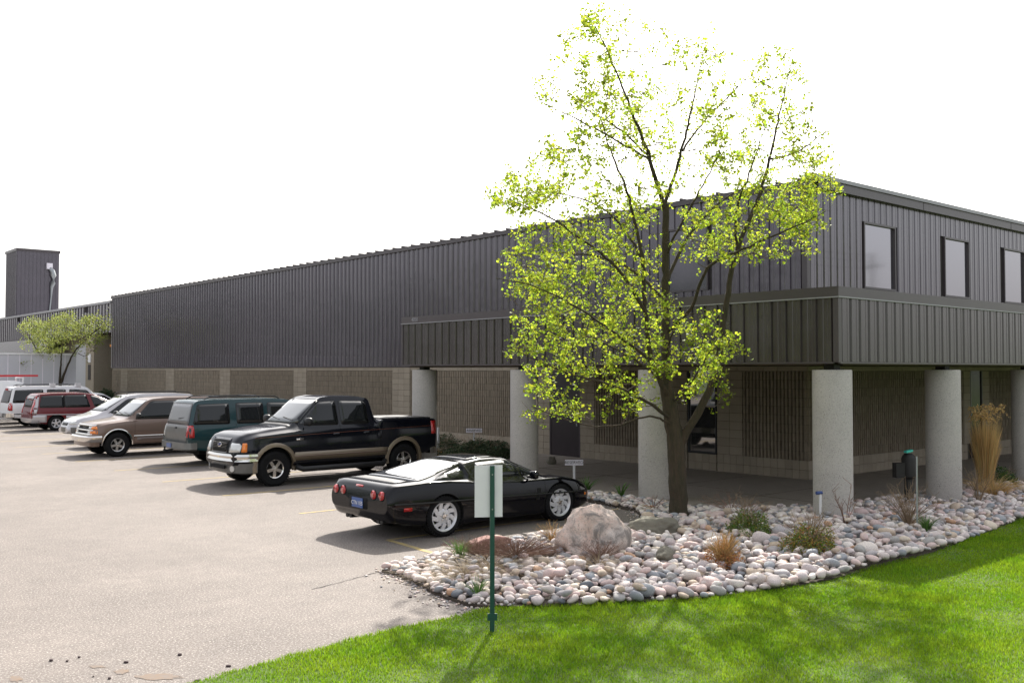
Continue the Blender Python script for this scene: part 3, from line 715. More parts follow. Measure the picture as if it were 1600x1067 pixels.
tb = thing('added_tree_belt', 'far belt of tall trees across the parking lot, mirrored in siding and car glass', 'trees', (-48, 60, 0))  # added out of view so the siding pans mirror something dark
b = MB()
for k in range(46):
    yy = -78+k*4.4+random.uniform(-1,1); xx = random.uniform(-4,4); b.tube([(xx,yy,0),(xx+.3,yy,7),(xx,yy+.4,12)], [.3,.2,.08], 6)
stuff(b.build('trunks', M['bark'], tb))
C = []
for k in range(120):
    cx_, cy_, cz_ = random.uniform(-5,5), random.uniform(-80,120), random.uniform(4,13); q = sph(170, .3)*[3.6,4.2,3.6]+[cx_,cy_,cz_]; C.append(q)
stuff(link('crowns', leaf_mesh(np.concatenate(C), .55, M['conifer'], 'crowns'), tb))

pw = thing('power_line', 'overhead power wires along the street, faintly mirrored in the upper windows', 'power line', (10, -30, 0))
for k, (z, y) in enumerate(((11.2,0),(11.8,.5),(12.5,-.3))):
    MB().tube([(-60+6*i, y, z+.9*((i-10)/10)**2) for i in range(21)], .035, 5).build('wire', M['black'], pw)
for x in (-60, 60): MB().tube([(x,0,0),(x,0,13.6)], [.17,.12], 10).box(x-.06,x+.06,-1.0,1.0,12.3,12.42).build('pole', M['bark'], pw)

# ------------------------------------------------------------------ small signs and posts
sg = thing('signpost', 'green steel signpost with the blank white back of a sign, at the lawn edge', 'sign', (-8.80,-1.40,0))
def sign():
    ax = Vector((RT.x, RT.y, 0)); b = MB()
    # panel stands beyond the post; its normal runs along the view from the lawn
    n = Vector((FW.x, FW.y, 0)); rotv = Matrix.Rotation(R(8), 3, 'Z'); ax = rotv @ ax; n = rotv @ n
    b.obox(Vector((0,0,1.43))+n*.028-ax*.035, ax*.142, n*.0015, (0,0,.262))
    b.build('sign_panel', M['sign_white'], sg)
    b = MB()
    # hat-section post: web plus two flanges
    b.obox((0,0,.845), ax*.02, n*.003, (0,0,.845)); b.obox(Vector((0,0,.845))-ax*.02+n*.010, ax*.003, n*.012, (0,0,.845)); b.obox(Vector((0,0,.845))+ax*.02+n*.010, ax*.003, n*.012, (0,0,.845))
    b.build('post', M['sign_green'], sg)
    b = MB().obox((0,0,.15)-n*.012 if False else Vector((0,0,.17))-n*.006, ax*.05, n*.004, (0,0,.035)); b.build('anchor_plate', M['sign_green'], sg)
    b = MB().obox(Vector((0,0,.05))-n*.008, ax*.013, n*.003, (0,0,.12)); b.build('anchor_stub', M['sign_green'], sg)
    for z in (1.25, 1.60): MB().obox(Vector((0,0,z))-n*.006, ax*.006, n*.005, (0,0,.006)).build('bolt', M['steel'], sg)
sign()
def tsign(x, y, h, label, w_=.26):
    t = thing('parking_sign', label, 'sign', (x, y, 0), R(-40.5))
    MB().box(-.028,.028,-.01,.01,0,h-.10).build('post', M['pvc'], t)
    MB().box(-w_,w_,-.02,.0,h-.13,h).build('sign_board', M['sign_white'], t)
    text_mesh('lettering', 'RESERVED', .10, M['black'], t, (0,-.0235,h-.065), (R(90),0,0), .001)
tsign(1.33, 7.85, .50, 'low white lettered name sign on a post just beyond the nose of the black coupe', .22)
tsign(3.66, 14.68, .85, 'low white lettered name sign standing in the juniper bushes by the wall', .25)
o = MB().box(-.03,.03,-.03,.03,0,.85).build('stake', M['pvc'], None, loc=(3.1,15.8,.0)); tag(o, 'short pale stake in the junipers just left of the lettered sign', 'stake')
o = MB().tube([(0,0,0),(.0,0,.75),(.01,0,1.22)], .014, 6).build('stake', M['steel'], None, loc=(.05,-1.35,.05)); tag(o, 'thin grey metal rod standing upright in the stone bed', 'stake')
p = thing('standpipe', 'short white standpipe with a blue cap in front of the corner column', 'pipe', (-.42,.10,.05))
MB().tube([(0,0,0),(0,0,.52)], .022, 10).build('pipe', M['pvc'], p, smooth=True, sharp=40)
MB().tube([(-.07,.03,.54),(.03,-.01,.54)], .030, 10).build('cap', M['bluecap'], p, smooth=True, sharp=40)
p = thing('ash_urn', 'dark round waste bin with a side box on the walk behind the stakes', 'bin', (3.36,.50,.06))
p.scale = (.8,.8,.9)
MB().lathe([(0,0),(.13,0),(.12,.1),(.10,.5),(.16,.56),(.17,.95),(.14,1.02),(.09,1.06),(0,1.07)], 20).build('bin_body', M['rust'], p, smooth=True, sharp=40)
MB().obox((-.22,.14,.70),(.10,-.06,0),(.05,.08,0),(0,0,.16)).build('side_box', M['rust'], p)
o = MB().obox((0,0,.0),(.09,-.02,.012),(.02,.04,0),(0,0,.02)).build('cup', M['teal'], None, loc=(3.36,.50,1.20)); o.location.z = 1.06; tag(o, 'small bright teal scrap of plastic on top of the dark bin', 'litter')

# ------------------------------------------------------------------ vegetation
def shrub(name, label, cat, x, y, rx, ry, rz, n, size, mats, twigs=30, z0=.08, twm=None, flat_base=True, group=None, lean=0):
    t = thing(name, label, cat, (x, y, z0), 0, group); b = MB()
    for _ in range(twigs):
        a = random.uniform(0, 6.28); k = random.uniform(.3, 1)
        p = Vector((math.cos(a)*rx*k, math.sin(a)*ry*k, rz*random.uniform(.7, 1.9 if not mats else 1.5)*math.sqrt(max(.1,1-k*k*.6))))
        mid = p*.5+Vector((random.uniform(-.04,.04), random.uniform(-.04,.04), rz*.15)); b.tube([(0,0,-.05), tuple(mid), tuple(p)], [.007,.005,.002], 4, False)
        for _ in range(2):
            q = p+Vector((random.uniform(-1,1)*rx, random.uniform(-1,1)*ry, random.uniform(.1,.8)*rz))*.35
            b.tube([tuple(mid.lerp(p,random.random())), tuple(q)], [.003,.0015], 3, False)
    stuff(b.build('twigs', twm or M['drytwig'], t))
    for mm, fr in mats:
        k = int(n*fr); C = sph(k, .35); bumps = 1+.16*np.sin(C[:,0]*5+x)*np.cos(C[:,1]*6)+.10*np.sin(C[:,2]*7+C[:,0]*4)
        C = C*bumps[:,None]*[rx, ry, rz]; C[:,2] = np.abs(C[:,2])*1.05-.04
        stuff(link('foliage', leaf_mesh(C, size, mm, 'foliage', .7), t))
    return t
shrub('shrub', 'round green boxwood shrub in the stone bed right of the maple trunk', 'shrub', -2.42,.10,.40,.38,.40, 5200,.021, [(M['boxwood'],.85),(M['boxwood_y'],.15)])
shrub('shrub', 'yellow green shrub with reddish tips in front of the corner column', 'shrub', -2.98,-1.32,.46,.40,.42, 4600,.022, [(M['boxwood'],.45),(M['boxwood_y'],.45),(M['orange_leaf'],.10)], 60)
shrub('shrub', 'small orange brown half bare shrub between the stones left of the yellow green shrub', 'shrub', -4.55,-1.05,.28,.26,.30, 1500,.018, [(M['orange_leaf'],1)], 110, twm=M['straw'])
shrub('shrub', 'clipped dark green boxwood right of the tall dry grass', 'shrub', 7.35,.45,.42,.42,.40, 6000,.024, [(M['boxwood'],.5),(M['conifer'],.5)], 10)
shrub('shrub', 'brown and green shrub at the right edge of the picture beside the boxwood', 'shrub', 8.75,.35,.42,.4,.40, 3000,.024, [(M['orange_leaf'],.5),(M['boxwood'],.5)], 40)
shrub('shrub', 'low spreading juniper by the wall left of the lettered sign', 'shrub', 3.2,16.6,1.3,1.2,.55, 8000,.04, [(M['juniper'],.7),(M['conifer'],.3)], 40)
shrub('shrub', 'low spreading juniper by the wall right of the lettered sign', 'shrub', 3.3,13.9,1.15,.95,.48, 9000,.04, [(M['juniper'],.6),(M['conifer'],.4)], 40)
shrub('shrub', 'low spreading juniper behind the column next to the pickup', 'shrub', 1.7,15.3,1.0,1.1,.30, 5000,.04, [(M['juniper'],.8),(M['orange_leaf'],.2)], 60)
shrub('evergreen', 'dark green rounded evergreen at the far end of the long wall', 'evergreen shrub', 4.0,50.3,.85,.85,1.45, 9000,.07, [(M['conifer'],1)], 20, z0=0)
shrub('evergreen', 'smaller dark evergreen just right of the rounded one at the wall end', 'evergreen shrub', 4.75,50.0,.5,.5,.75, 4000,.07, [(M['conifer'],.8),(M['juniper'],.2)], 20, z0=0)

def bare(name, label, x, y, h, spread, n, m, z0=.1, thick=.006):
    b = MB()
    for _ in range(n):
        a = random.uniform(0, 6.28); s = spread*random.random()**.6; hh = h*random.uniform(.5,1)*(1-.3*s/spread)
        p1 = Vector((math.cos(a)*s*.35, math.sin(a)*s*.35, hh*.45)); p2 = Vector((math.cos(a)*s+random.uniform(-.03,.03), math.sin(a)*s+random.uniform(-.03,.03), hh))
        b.tube([(0,0,-.05), tuple(p1), tuple(p2)], [thick, thick*.7, thick*.3], 4, False)
        for _ in range(3):
            f = random.random(); q0 = p1.lerp(p2, f); q1 = q0+Vector((random.uniform(-1,1), random.uniform(-1,1), random.uniform(.3,1.2)))*h*.17
            b.tube([tuple(q0), tuple(q1)], [thick*.5, thick*.25], 3, False)
    o = b.build(name, m, None, loc=(x, y, z0)); tag(o, label, 'shrub'); return o
bare('bare_shrub', 'bare spiky twigs standing just behind the round green boxwood', -1.15,1.15,.62,.35,14,M['drytwig'])
bare('bare_shrub', 'single bare branching twig in front of the corner column behind the yellow green shrub', -.55,-.45,.85,.22,7,M['deadtwig'],thick=.009)
bare('bare_shrub', 'dense bare pale twigs around the thin metal rod', .35,-1.05,.85,.55,60,M['drytwig'])
bare('bare_shrub', 'small bare twiggy shrub before the second column, left of the tall grass', 4.05,-.55,.85,.40,24,M['drytwig'])
bare('bare_shrub', 'low dark bare branches arching right of the maple trunk', -.6,1.8,.38,.75,26,M['deadtwig'])
bare('bare_shrub', 'low dark bare twigs between the third column and the maple trunk', -1.35,3.0,.30,.5,14,M['deadtwig'])
bare('bare_shrub', 'brown tangled dry twigs at the foot of the pink boulder', -5.7,.12,.34,.38,80,M['deadtwig'],thick=.004)
bare('bare_shrub', 'reddish brown twig tangle between the signpost and the pink boulder', -6.4,1.0,.30,.75,330,M['deadtwig'],thick=.004)
bare('bare_shrub', 'dry reddish twigs at the asphalt edge behind the signpost', -6.55,1.65,.26,.55,170,M['deadtwig'],thick=.004)
bare('bare_shrub', 'straw coloured dry stems leaning on the left side of the pink boulder', -5.05,1.75,.34,.40,45,M['straw'],thick=.004)
def blades(name, label, cat, x, y, h, spread, n, wd, m, z0=.08, arch=.5, plume=None):
    t = thing(name, label, cat, (x, y, z0)); V = []; F = []
    for _ in range(n):
        a = random.uniform(0,6.28); s = spread*random.random()**.7; hh = h*random.uniform(.55,1); bx, by = math.cos(a)*s*.3, math.sin(a)*s*.3
        tw = random.uniform(0,3.14); k = 5; w2 = wd*random.uniform(.6,1.2); o = len(V)
        for i in range(k+1):
            f = i/k; px = bx+math.cos(a)*s*f**1.8*arch*1.4; py = by+math.sin(a)*s*f**1.8*arch*1.4; pz = hh*(f-.22*arch*f**3)
            ww = w2*(1-f)**.6+.0004
            V += [(px-math.cos(tw)*ww, py-math.sin(tw)*ww, pz), (px+math.cos(tw)*ww, py+math.sin(tw)*ww, pz)]
        for i in range(k): F.append((o+2*i, o+2*i+1, o+2*i+3, o+2*i+2))
    me = fast_mesh('blades', np.array(V), np.array(F), m, 4); stuff(link('blades', me, t))
    if plume:
        C = []
        for _ in range(plume):
            a = random.uniform(0,6.28); s = spread*random.random()**.6*.85; cx_, cy_ = math.cos(a)*s, math.sin(a)*s; top = h*random.uniform(.86,1.04); dr = random.choice((-1,1))*random.uniform(.05,.14)
            for i in range(26):
                f = i/26; C.append((cx_+dr*f*f*RT.x*1.5+random.gauss(0,.012), cy_+dr*f*f*RT.y*1.5+random.gauss(0,.012), top+.10*math.sin(f*2.8)-.12*f*f))
        stuff(link('plumes', leaf_mesh(np.array(C), .026, M['straw'], 'plumes', 1), t))
    return t
blades('ornamental_grass', 'tall clump of dry straw coloured ornamental grass right of the second column', 'ornamental grass', 5.95,.15,1.72,.46,1300,.006,M['straw'],arch=.34,plume=60)
blades('ornamental_grass', 'splayed skirt of short dry straw at the foot of the tall grass', 'ornamental grass', 5.65,-.15,.5,.75,420,.005,M['straw'],arch=1)
blades('iris', 'small tuft of green sword leaves among the stones left of the third column', 'plant', -.35,4.75,.36,.24,34,.014,M['iris'],arch=.8)
blades('daylily', 'low green leafy plant at the nose of the black coupe', 'plant', -.15,5.95,.34,.35,60,.013,M['iris'],arch=.9)
blades('weed', 'tall green weed tuft at the left tip of the stone bed', 'weed', -6.95,1.55,.36,.2,90,.005,M['iris'],arch=.8)
blades('weed', 'grey green weed tuft just left of the signpost base', 'weed', -8.05,-.22,.26,.2,70,.005,M['iris'],arch=.9)
blades('weed', 'green grassy tuft at the base of the thin metal rod', 'weed', .15,-1.45,.34,.22,90,.006,M['iris'],arch=.9)
blades('weed', 'low fine green weeds among stones left of the thin metal rod', 'weed', -.75,-.95,.12,.4,120,.004,M['iris'],arch=1)
blades('dry_grass', 'flattened dry grass lying over the stones left of the signpost', 'dry grass', -7.5,.75,.12,.7,420,.0035,M['dull_straw'],arch=1.2)
blades('dry_grass', 'wispy dry straw grass in front of the pink boulder', 'dry grass', -5.9,-.05,.26,.40,130,.003,M['dull_straw'],arch=1)
blades('dry_grass', 'dry grass clump with brown stems behind the signpost', 'dry grass', -7.05,.75,.22,.7,380,.0035,M['dull_straw'],arch=1.1)
blades('dry_grass', 'tuft of long straw at the foot of the orange brown shrub', 'dry grass', -4.5,-.9,.14,.22,70,.004,M['dull_straw'],arch=1.1)

# --- trees
def grow_tree(t, limbs, targets, leafmat, leaf_size, per, seed, trunk_sides=12, cl=.16, twig0=.0032):
    rs = np.random.default_rng(seed)
    b = MB(); P = []; PR = []
    for pts, rad in limbs:
        # resample with a smooth curve
        pts = [Vector(p) for p in pts]; dense = []; dr = []
        for i in range(len(pts)-1):
            p0 = pts[max(i-1,0)]; p1 = pts[i]; p2 = pts[i+1]; p3 = pts[min(i+2,len(pts)-1)]
            m = max(2, int((p2-p1).length/.12))
            for j in range(m):
                f = j/m; f2 = f*f; f3 = f2*f
                q = .5*((2*p1)+(p2-p0)*f+(2*p0-5*p1+4*p2-p3)*f2+(3*p1-p0-3*p2+p3)*f3)
                dense.append(q+Vector(rs.normal(0,.008,3))); dr.append(rad[i]+(rad[i+1]-rad[i])*f)
        dense.append(pts[-1]); dr.append(rad[-1])
        b.tube(dense, dr, trunk_sides if dr[0] > .05 else 7, True)
        for q, r_ in zip(dense, dr): P.append(q[:]); PR.append(r_)
    b.build('trunk', M['bark'], t, smooth=True, sharp=60)
    P = np.array(P); T = np.array(targets); n0 = len(P)
    if True:
        # trunk base nodes do not bear twigs
        ok = P[:,2] > (P[:,2].min()+ (P[:,2].max()-P[:,2].min())*.17)
        NP = P[ok].tolist()
    cen = NP[0]
    D = np.array([np.min(np.linalg.norm(P[ok]-q,axis=1)) for q in T]); order = np.argsort(D)
    tw = MB(); LC_ = []
    arr = np.zeros((60000,3)); arr[:len(NP)] = NP; cnt = len(NP); base = len(NP)
    for i in order:
        q = T[i]; A = arr[:cnt]; dd = np.linalg.norm(A-q,axis=1)
        # prefer joints that lie below and inwards of the target
        cost = dd + .9*np.maximum(0, A[:,2]-q[2]+.0) + .10*np.linalg.norm(A-np.array(P[ok][0]),axis=1)
        j = int(np.argmin(cost)); p = arr[j]; L = dd[j]
        if L < .05: continue
        k = max(2, int(L/.13)); path = [p.copy()]
        side = rs.normal(0,.10*L,3); sag = .12*L
        for s in range(1,k+1):
            f = s/k; pt = p+(q-p)*f+side*math.sin(f*math.pi)*1.0+np.array([0,0,-sag*math.sin(f*math.pi)])+rs.normal(0,.010,3)*(s<k)
            path.append(pt); arr[cnt] = pt; cnt += 1
        r0 = twig0*(1+2.2*L); tw.tube([tuple(x) for x in path], [r0+(twig0*.5-r0)*s/k for s in range(k+1)], 4, False)
        tip = path[-1]
        for c in range(per):
            f = 1-rs.random()**1.6*.55; idx = min(k, int(f*k)); cc = path[idx]+rs.normal(0,cl,3)*.5
            LC_.append(cc)
    stuff(tw.build('twigs', M['twig'], t))
    LCa = np.array(LC_)
    # leaves gather in small whorls round the shoots
    W = LCa[:,None,:] + rs.normal(0, cl*.30, (len(LCa), 8, 3)); W = W.reshape(-1,3)
    stuff(link('leaves', leaf_mesh(W, leaf_size, leafmat, 'leaves', .6, 1.0, .25), t))
    print('tree leaves', len(W), 'twig nodes', cnt)

TD = 17.25
def I(u, v, o=0): return tuple(at_d(u, v, TD+o))
maple = thing('maple_tree', 'young maple in fresh yellow green leaf, its trunk rising from the stone bed', 'tree', (0,0,0))
limbs = [
 ([I(1061,818),I(1060,790),I(1058,740),I(1056,690),I(1050,650),I(1040,600)], [.185,.165,.158,.16,.14,.105]),
 ([I(1050,660),I(1042,600),I(1040,520,.1),I(1040,430,.1),I(1040,320,.1)], [.13,.10,.078,.066,.058]),
 ([I(1040,330,.1),I(1012,240,-.2),I(985,170,-.5),I(962,110,-.8),I(930,40,-1.0)], [.045,.032,.022,.014,.006]),
 ([I(1038,325,.1),I(1065,235,.3),I(1085,150,.5),I(1103,70,.8)], [.036,.025,.015,.005]),
 ([I(1066,235,.3),I(1100,190,.9),I(1140,150,1.3),I(1170,120,1.6)], [.022,.016,.011,.006]),
 ([I(1058,700),I(1085,655,-.15),I(1108,610,-.3),I(1122,560,-.4),I(1136,470,-.5),I(1150,395,-.5),I(1185,310,-.3),I(1205,240,.0),I(1220,170,.2),I(1240,85,.3)], [.075,.072,.066,.060,.050,.042,.032,.022,.014,.006]),
 ([I(1152,395,-.5),I(1150,330,-.9),I(1175,260,-1.2),I(1195,200,-1.4)], [.025,.02,.013,.006]),
 ([I(1200,250,0),I(1240,240,.3),I(1280,215,.5),I(1325,185,.7)], [.018,.014,.01,.005]),
 ([I(1042,520,.1),I(1080,480,-.4),I(1105,420,-.9),I(1160,390,-1.4),I(1230,360,-1.7),I(1290,330,-1.9)], [.038,.032,.027,.020,.013,.006]),
 ([I(1042,440,.1),I(1075,370,.6),I(1120,320,1.0),I(1170,290,1.3)], [.035,.028,.02,.008]),
 ([I(1046,625,0),I(1018,560,-.4),I(1008,480,-.7),I(1003,400,-.9),I(980,300,-1.1),I(950,225,-1.2),I(935,170,-1.3)], [.055,.044,.036,.030,.021,.013,.006]),
 ([I(1010,490,-.7),I(965,420,-1.0),I(910,375,-1.2),I(850,335,-1.3),I(790,310,-1.3)], [.035,.027,.020,.013,.006]),
 ([I(1004,405,-.9),I(960,340,-.3),I(905,310,.2),I(845,300,.6)], [.025,.018,.012,.006]),
 ([I(1040,470,.1),I(985,420,.7),I(930,400,1.1),I(860,395,1.5),I(800,400,1.7)], [.035,.026,.018,.012,.006]),
 ([I(1018,565,-.4),I(960,520,-1.0),I(900,480,-1.6),I(840,450,-1.9),I(775,435,-2.1)], [.03,.022,.016,.011,.006]),
 ([I(1040,600,0),I(990,560,.3),I(930,530,.5),I(870,510,.6)], [.026,.02,.013,.006]),
 ([I(1050,655,0),I(1005,625,-.8),I(950,600,-1.2),I(880,580,-1.5),I(800,545,-1.6)], [.035,.028,.020,.013,.006]),
 ([I(1052,665,0),I(1015,650,-.9),I(960,665,-1.2),I(900,660,-1.6),I(830,635,-1.8)], [.024,.018,.013,.009,.005]),
 ([I(1050,630,0),I(1085,590,-.8),I(1110,550,-1.1),I(1140,530,-1.3)], [.022,.016,.010,.005]),
 ([I(1040,560,0),I(1060,500,-1.0),I(1095,490,-1.3)], [.022,.014,.006]),
 ([I(1013,245,-.2),I(965,200,.3),I(915,170,.6),I(860,130,.9)], [.022,.016,.011,.005]),
 ([I(1015,250,-.2),I(955,215,-1.0),I(900,185,-1.3),I(845,160,-1.5)], [.022,.015,.010,.005]),
 ([I(1040,400,.1),I(1075,330,-.6),I(1110,270,-1.0),I(1130,220,-1.3)], [.025,.018,.012,.006]),
]
# where the leaves hang: (u, v, ru, rv, count)
ell = [(925,30,30,22,20),(1000,70,60,50,26),(1150,120,45,50,24),(1010,190,60,60,34),(785,300,28,22,16),(1275,290,40,30,26),(1150,250,50,40,30),(930,70,50,55,60),(900,130,70,50,60),(970,130,60,50,50),(1090,110,40,60,42),(1050,170,90,45,44),(1220,140,50,65,55),(1160,190,60,40,36),(1270,220,50,40,34),
       (930,230,90,45,85),(870,270,70,40,60),(1090,240,60,45,42),(1200,260,80,40,50),(820,300,55,28,46),(900,320,110,40,95),(1010,300,50,40,40),
       (1170,330,95,38,105),(1260,320,45,45,60),(1120,370,75,35,60),(1220,380,60,20,26),(880,390,90,45,95),(980,390,60,50,60),(830,420,55,40,50),(900,460,100,45,105),(1000,480,60,50,60),
       (860,520,60,36,52),(950,540,80,40,70),(830,545,35,18,18),(1100,510,35,28,26),(1090,560,55,35,44),(1125,545,32,22,22),(1040,600,50,30,18),(900,590,80,30,45),(860,630,45,25,26),(950,630,60,28,24),(1110,600,35,25,20),(1010,560,50,40,30),(850,470,70,40,36)]
tg = []
for (u, v, ru, rv, n) in ell:
    for _ in range(int(n*(.76 if v > 380 else .88))):
        a = random.uniform(0,6.28); k = math.sqrt(random.random())*1.06; uu = u+math.cos(a)*ru*k; vv = v+math.sin(a)*rv*k
        hw = 2.5*math.sqrt(max(.05, 1-((uu-1040)/330)**2-((vv-360)/430)**2))
        p = Vector(I(uu, vv, random.uniform(-hw, hw)))
        if p.z < 4.3 and p.x > -.12 and p.y > -.12: p = Vector(I(uu, vv, random.uniform(-hw, -.3)))
        if p.z < 4.3 and p.x > -.12 and p.y > -.12: continue
        if p.x > 5.4 and p.y > 4.1: continue
        tg.append(p[:])
grow_tree(maple, limbs, tg, M['leaf'], .039, 3, 3, cl=.13, twig0=.0045)
# small spring tree at the far end
TD2 = 57.0
def I2(u, v, o=0): return tuple(at_d(u, v, TD2+o))
st = thing('small_tree', 'small spreading tree in pale spring leaf at the far end of the lot', 'tree', (0,0,0))
b2 = at_d(92,602,TD2)
limbs2 = [([(b2.x,b2.y,0),(b2.x,b2.y,1.0),I2(93,602)], [.16,.13,.12]),
 ([I2(93,604),I2(84,580,.3),I2(78,550,.5),I2(66,520,.8)], [.09,.06,.04,.015]), ([I2(93,604),I2(104,575,-.3),I2(118,548,-.4),I2(140,525,-.6),I2(165,505,-.8)], [.09,.06,.045,.03,.012]),
 ([I2(93,602),I2(95,570,-.5),I2(98,540,-.6),I2(105,505,-.8)], [.07,.05,.03,.012]), ([I2(90,598),I2(70,585,.3),I2(50,565,.6),I2(38,550,.9)], [.05,.04,.025,.01]), ([I2(84,580,.3),I2(60,550,-.7),I2(45,525,-1),I2(36,515,-1)], [.04,.03,.02,.01])]
tg2 = []
for (u, v, ru, rv, n) in [(70,515,38,22,150),(110,510,42,22,160),(145,515,34,20,110),(60,540,35,16,60),(100,540,50,14,70),(50,510,18,14,30),(165,500,14,10,18),(120,495,30,8,30),(40,560,20,8,14)]:
    for _ in range(n):
        a = random.uniform(0,6.28); k = math.sqrt(random.random())
        k = k if random.random() < .55 else 9
        if k > 2: continue
        tg2.append(I2(u+math.cos(a)*ru*k, v+math.sin(a)*rv*k, random.uniform(-2,2)))
grow_tree(st, limbs2, tg2, M['leaf2'], .055, 4, 5, 8, .25, .008)

# ------------------------------------------------------------------ vehicles
def prof(tab, xs, sig):
    X = np.array([t[0] for t in tab]); Y = np.array([t[1] for t in tab]); fine = np.linspace(xs[0]-.6, xs[-1]+.6, int((xs[-1]-xs[0]+1.2)/.005))
    f = np.interp(fine, X, Y)
    if sig:
        k = int(sig*4/.005); g = np.exp(-.5*((np.arange(-k,k+1)*.005)/sig)**2); g /= g.sum(); f = np.convolve(np.pad(f, k, mode='edge'), g, 'valid')
    return np.interp(xs, fine, f)
def catmull(P, m):
    P = np.array(P); n = len(P); out = []
    for i in range(n-1):
        p0 = P[max(i-1,0)]; p1 = P[i]; p2 = P[i+1]; p3 = P[min(i+2,n-1)]
        for j in range(m):
            f = j/m; q = .5*((2*p1)+(p2-p0)*f+(2*p0-5*p1+4*p2-p3)*f*f+(3*p1-p0-3*p2+p3)*f**3); out.append(q)
    out.append(P[-1]); return np.array(out)
def car_body(S, paint, step=.05):
    hl = S['L']/2; xs = np.unique(np.concatenate([np.arange(-hl, hl, step), [-hl+.012, -hl+.03, hl-.03, hl-.012, hl]]))
    sg = S.get('sig', .02)
    zt = prof(S['top'], xs, sg); zb = prof(S['bot'], xs, .03); zB = np.minimum(prof(S['belt'], xs, .03), zt-.004); W = prof(S['wid'], xs, .03); wr = prof(S['roofw'], xs, .05)
    rings = []; tb = S.get('bulge', .03); rr = S.get('round', .09)
    for i in range(len(xs)):
        h = zt[i]-zB[i]; t = min(1, h/.32); b, B, T, w_ = zb[i], zB[i], zt[i], W[i]
        ye = (w_-.13)*(1-t)+min(wr[i], w_-.06)*t
        c = max(B-b, .02)
        pts = [(0,b),(w_*.55,b),(w_-.10,b+.005),(w_-.03,b+min(.05,c*.15)),(w_-tb*.3,b+c*.28),(w_,b+c*.55),(w_-tb*.4,b+c*.82),(w_-tb,B-.01),(w_-tb-.035,B+min(.015,h*.3)),
               (ye+.012*t, T-h*.5*(1-t)-rr*t if h > .3 else B+h*.45), (ye-.09, T-min(h*.22,.022)), (ye*.5, T-.006*t-h*.04*(1-t)), (0, T)]
        q = catmull(pts, 3); rings.append([(xs[i], y, z) for y, z in q])
    n = len(rings[0]); V = []; F = []
    m = 2*n-2
    for r in rings:
        V += r + [(x, -y, z) for x, y, z in r[-2:0:-1]]
    for i in range(len(rings)-1):
        for j in range(m): F.append((i*m+j, i*m+(j+1)%m, (i+1)*m+(j+1)%m, (i+1)*m+j))
    F.append(tuple(range(m))); F.append(tuple((len(rings)-1)*m+j for j in reversed(range(m))))
    me = bpy.data.meshes.new('body'); me.from_pydata(V, [], F); me.update(); me.materials.append(paint); me.materials.append(M['well'])
    bm = bmesh.new(); bm.from_mesh(me); bmesh.ops.recalc_face_normals(bm, faces=bm.faces); bm.to_mesh(me); bvh = BVHTree.FromBMesh(bm); bm.free()
    return me, bvh
def cut_arches(me, S):
    cb = MB()
    for xa in S['axles']:
        for s in (-1, 1):
            y0, y1 = sorted((s*(S['hw']-.30), s*(S['hw']+.3)))
            ra = S['arch']; za = S.get('za', S['R'])
            cb.lathe([(0,y0),(ra,y0),(ra,y1),(0,y1)], 40, 'y', (xa,0,za))
    cm = bpy.data.meshes.new('cut'); cm.from_pydata(cb.v, [], cb.f); cm.materials.append(M['well'])
    bm = bmesh.new(); bm.from_mesh(cm); bmesh.ops.remove_doubles(bm, verts=bm.verts, dist=1e-5); bmesh.ops.recalc_face_normals(bm, faces=bm.faces); bm.to_mesh(cm); bm.free()
    o = bpy.data.objects.new('tmpb', me); c = bpy.data.objects.new('tmpc', cm); COL.objects.link(o); COL.objects.link(c)
    md = o.modifiers.new('b', 'BOOLEAN'); md.object = c; md.operation = 'DIFFERENCE'; md.solver = 'EXACT'
    try: md.material_mode = 'TRANSFER'
    except Exception: pass
    r = bpy.data.meshes.new_from_object(o.evaluated_get(bpy.context.evaluated_depsgraph_get()))
    bpy.data.objects.remove(o); bpy.data.objects.remove(c)
    r.name = 'body'
    r.polygons.foreach_set('use_smooth', [True]*len(r.polygons)); r.set_sharp_from_angle(angle=R(38)); return r
def roundpoly(P, r=.04, n=4):
    out = []; k = len(P)
    for i in range(k):
        a, b, c = Vector(P[i-1]), Vector(P[i]), Vector(P[(i+1)%k]); d1 = (a-b); d2 = (c-b); rr = min(r, d1.length*.45, d2.length*.45)
        p, q = b+d1.normalized()*rr, b+d2.normalized()*rr
        for j in range(n+1):
            f = j/n; out.append(tuple((p*(1-f)*(1-f)+b*2*f*(1-f)+q*f*f)))
    return out
ZF = [lambda z: z]
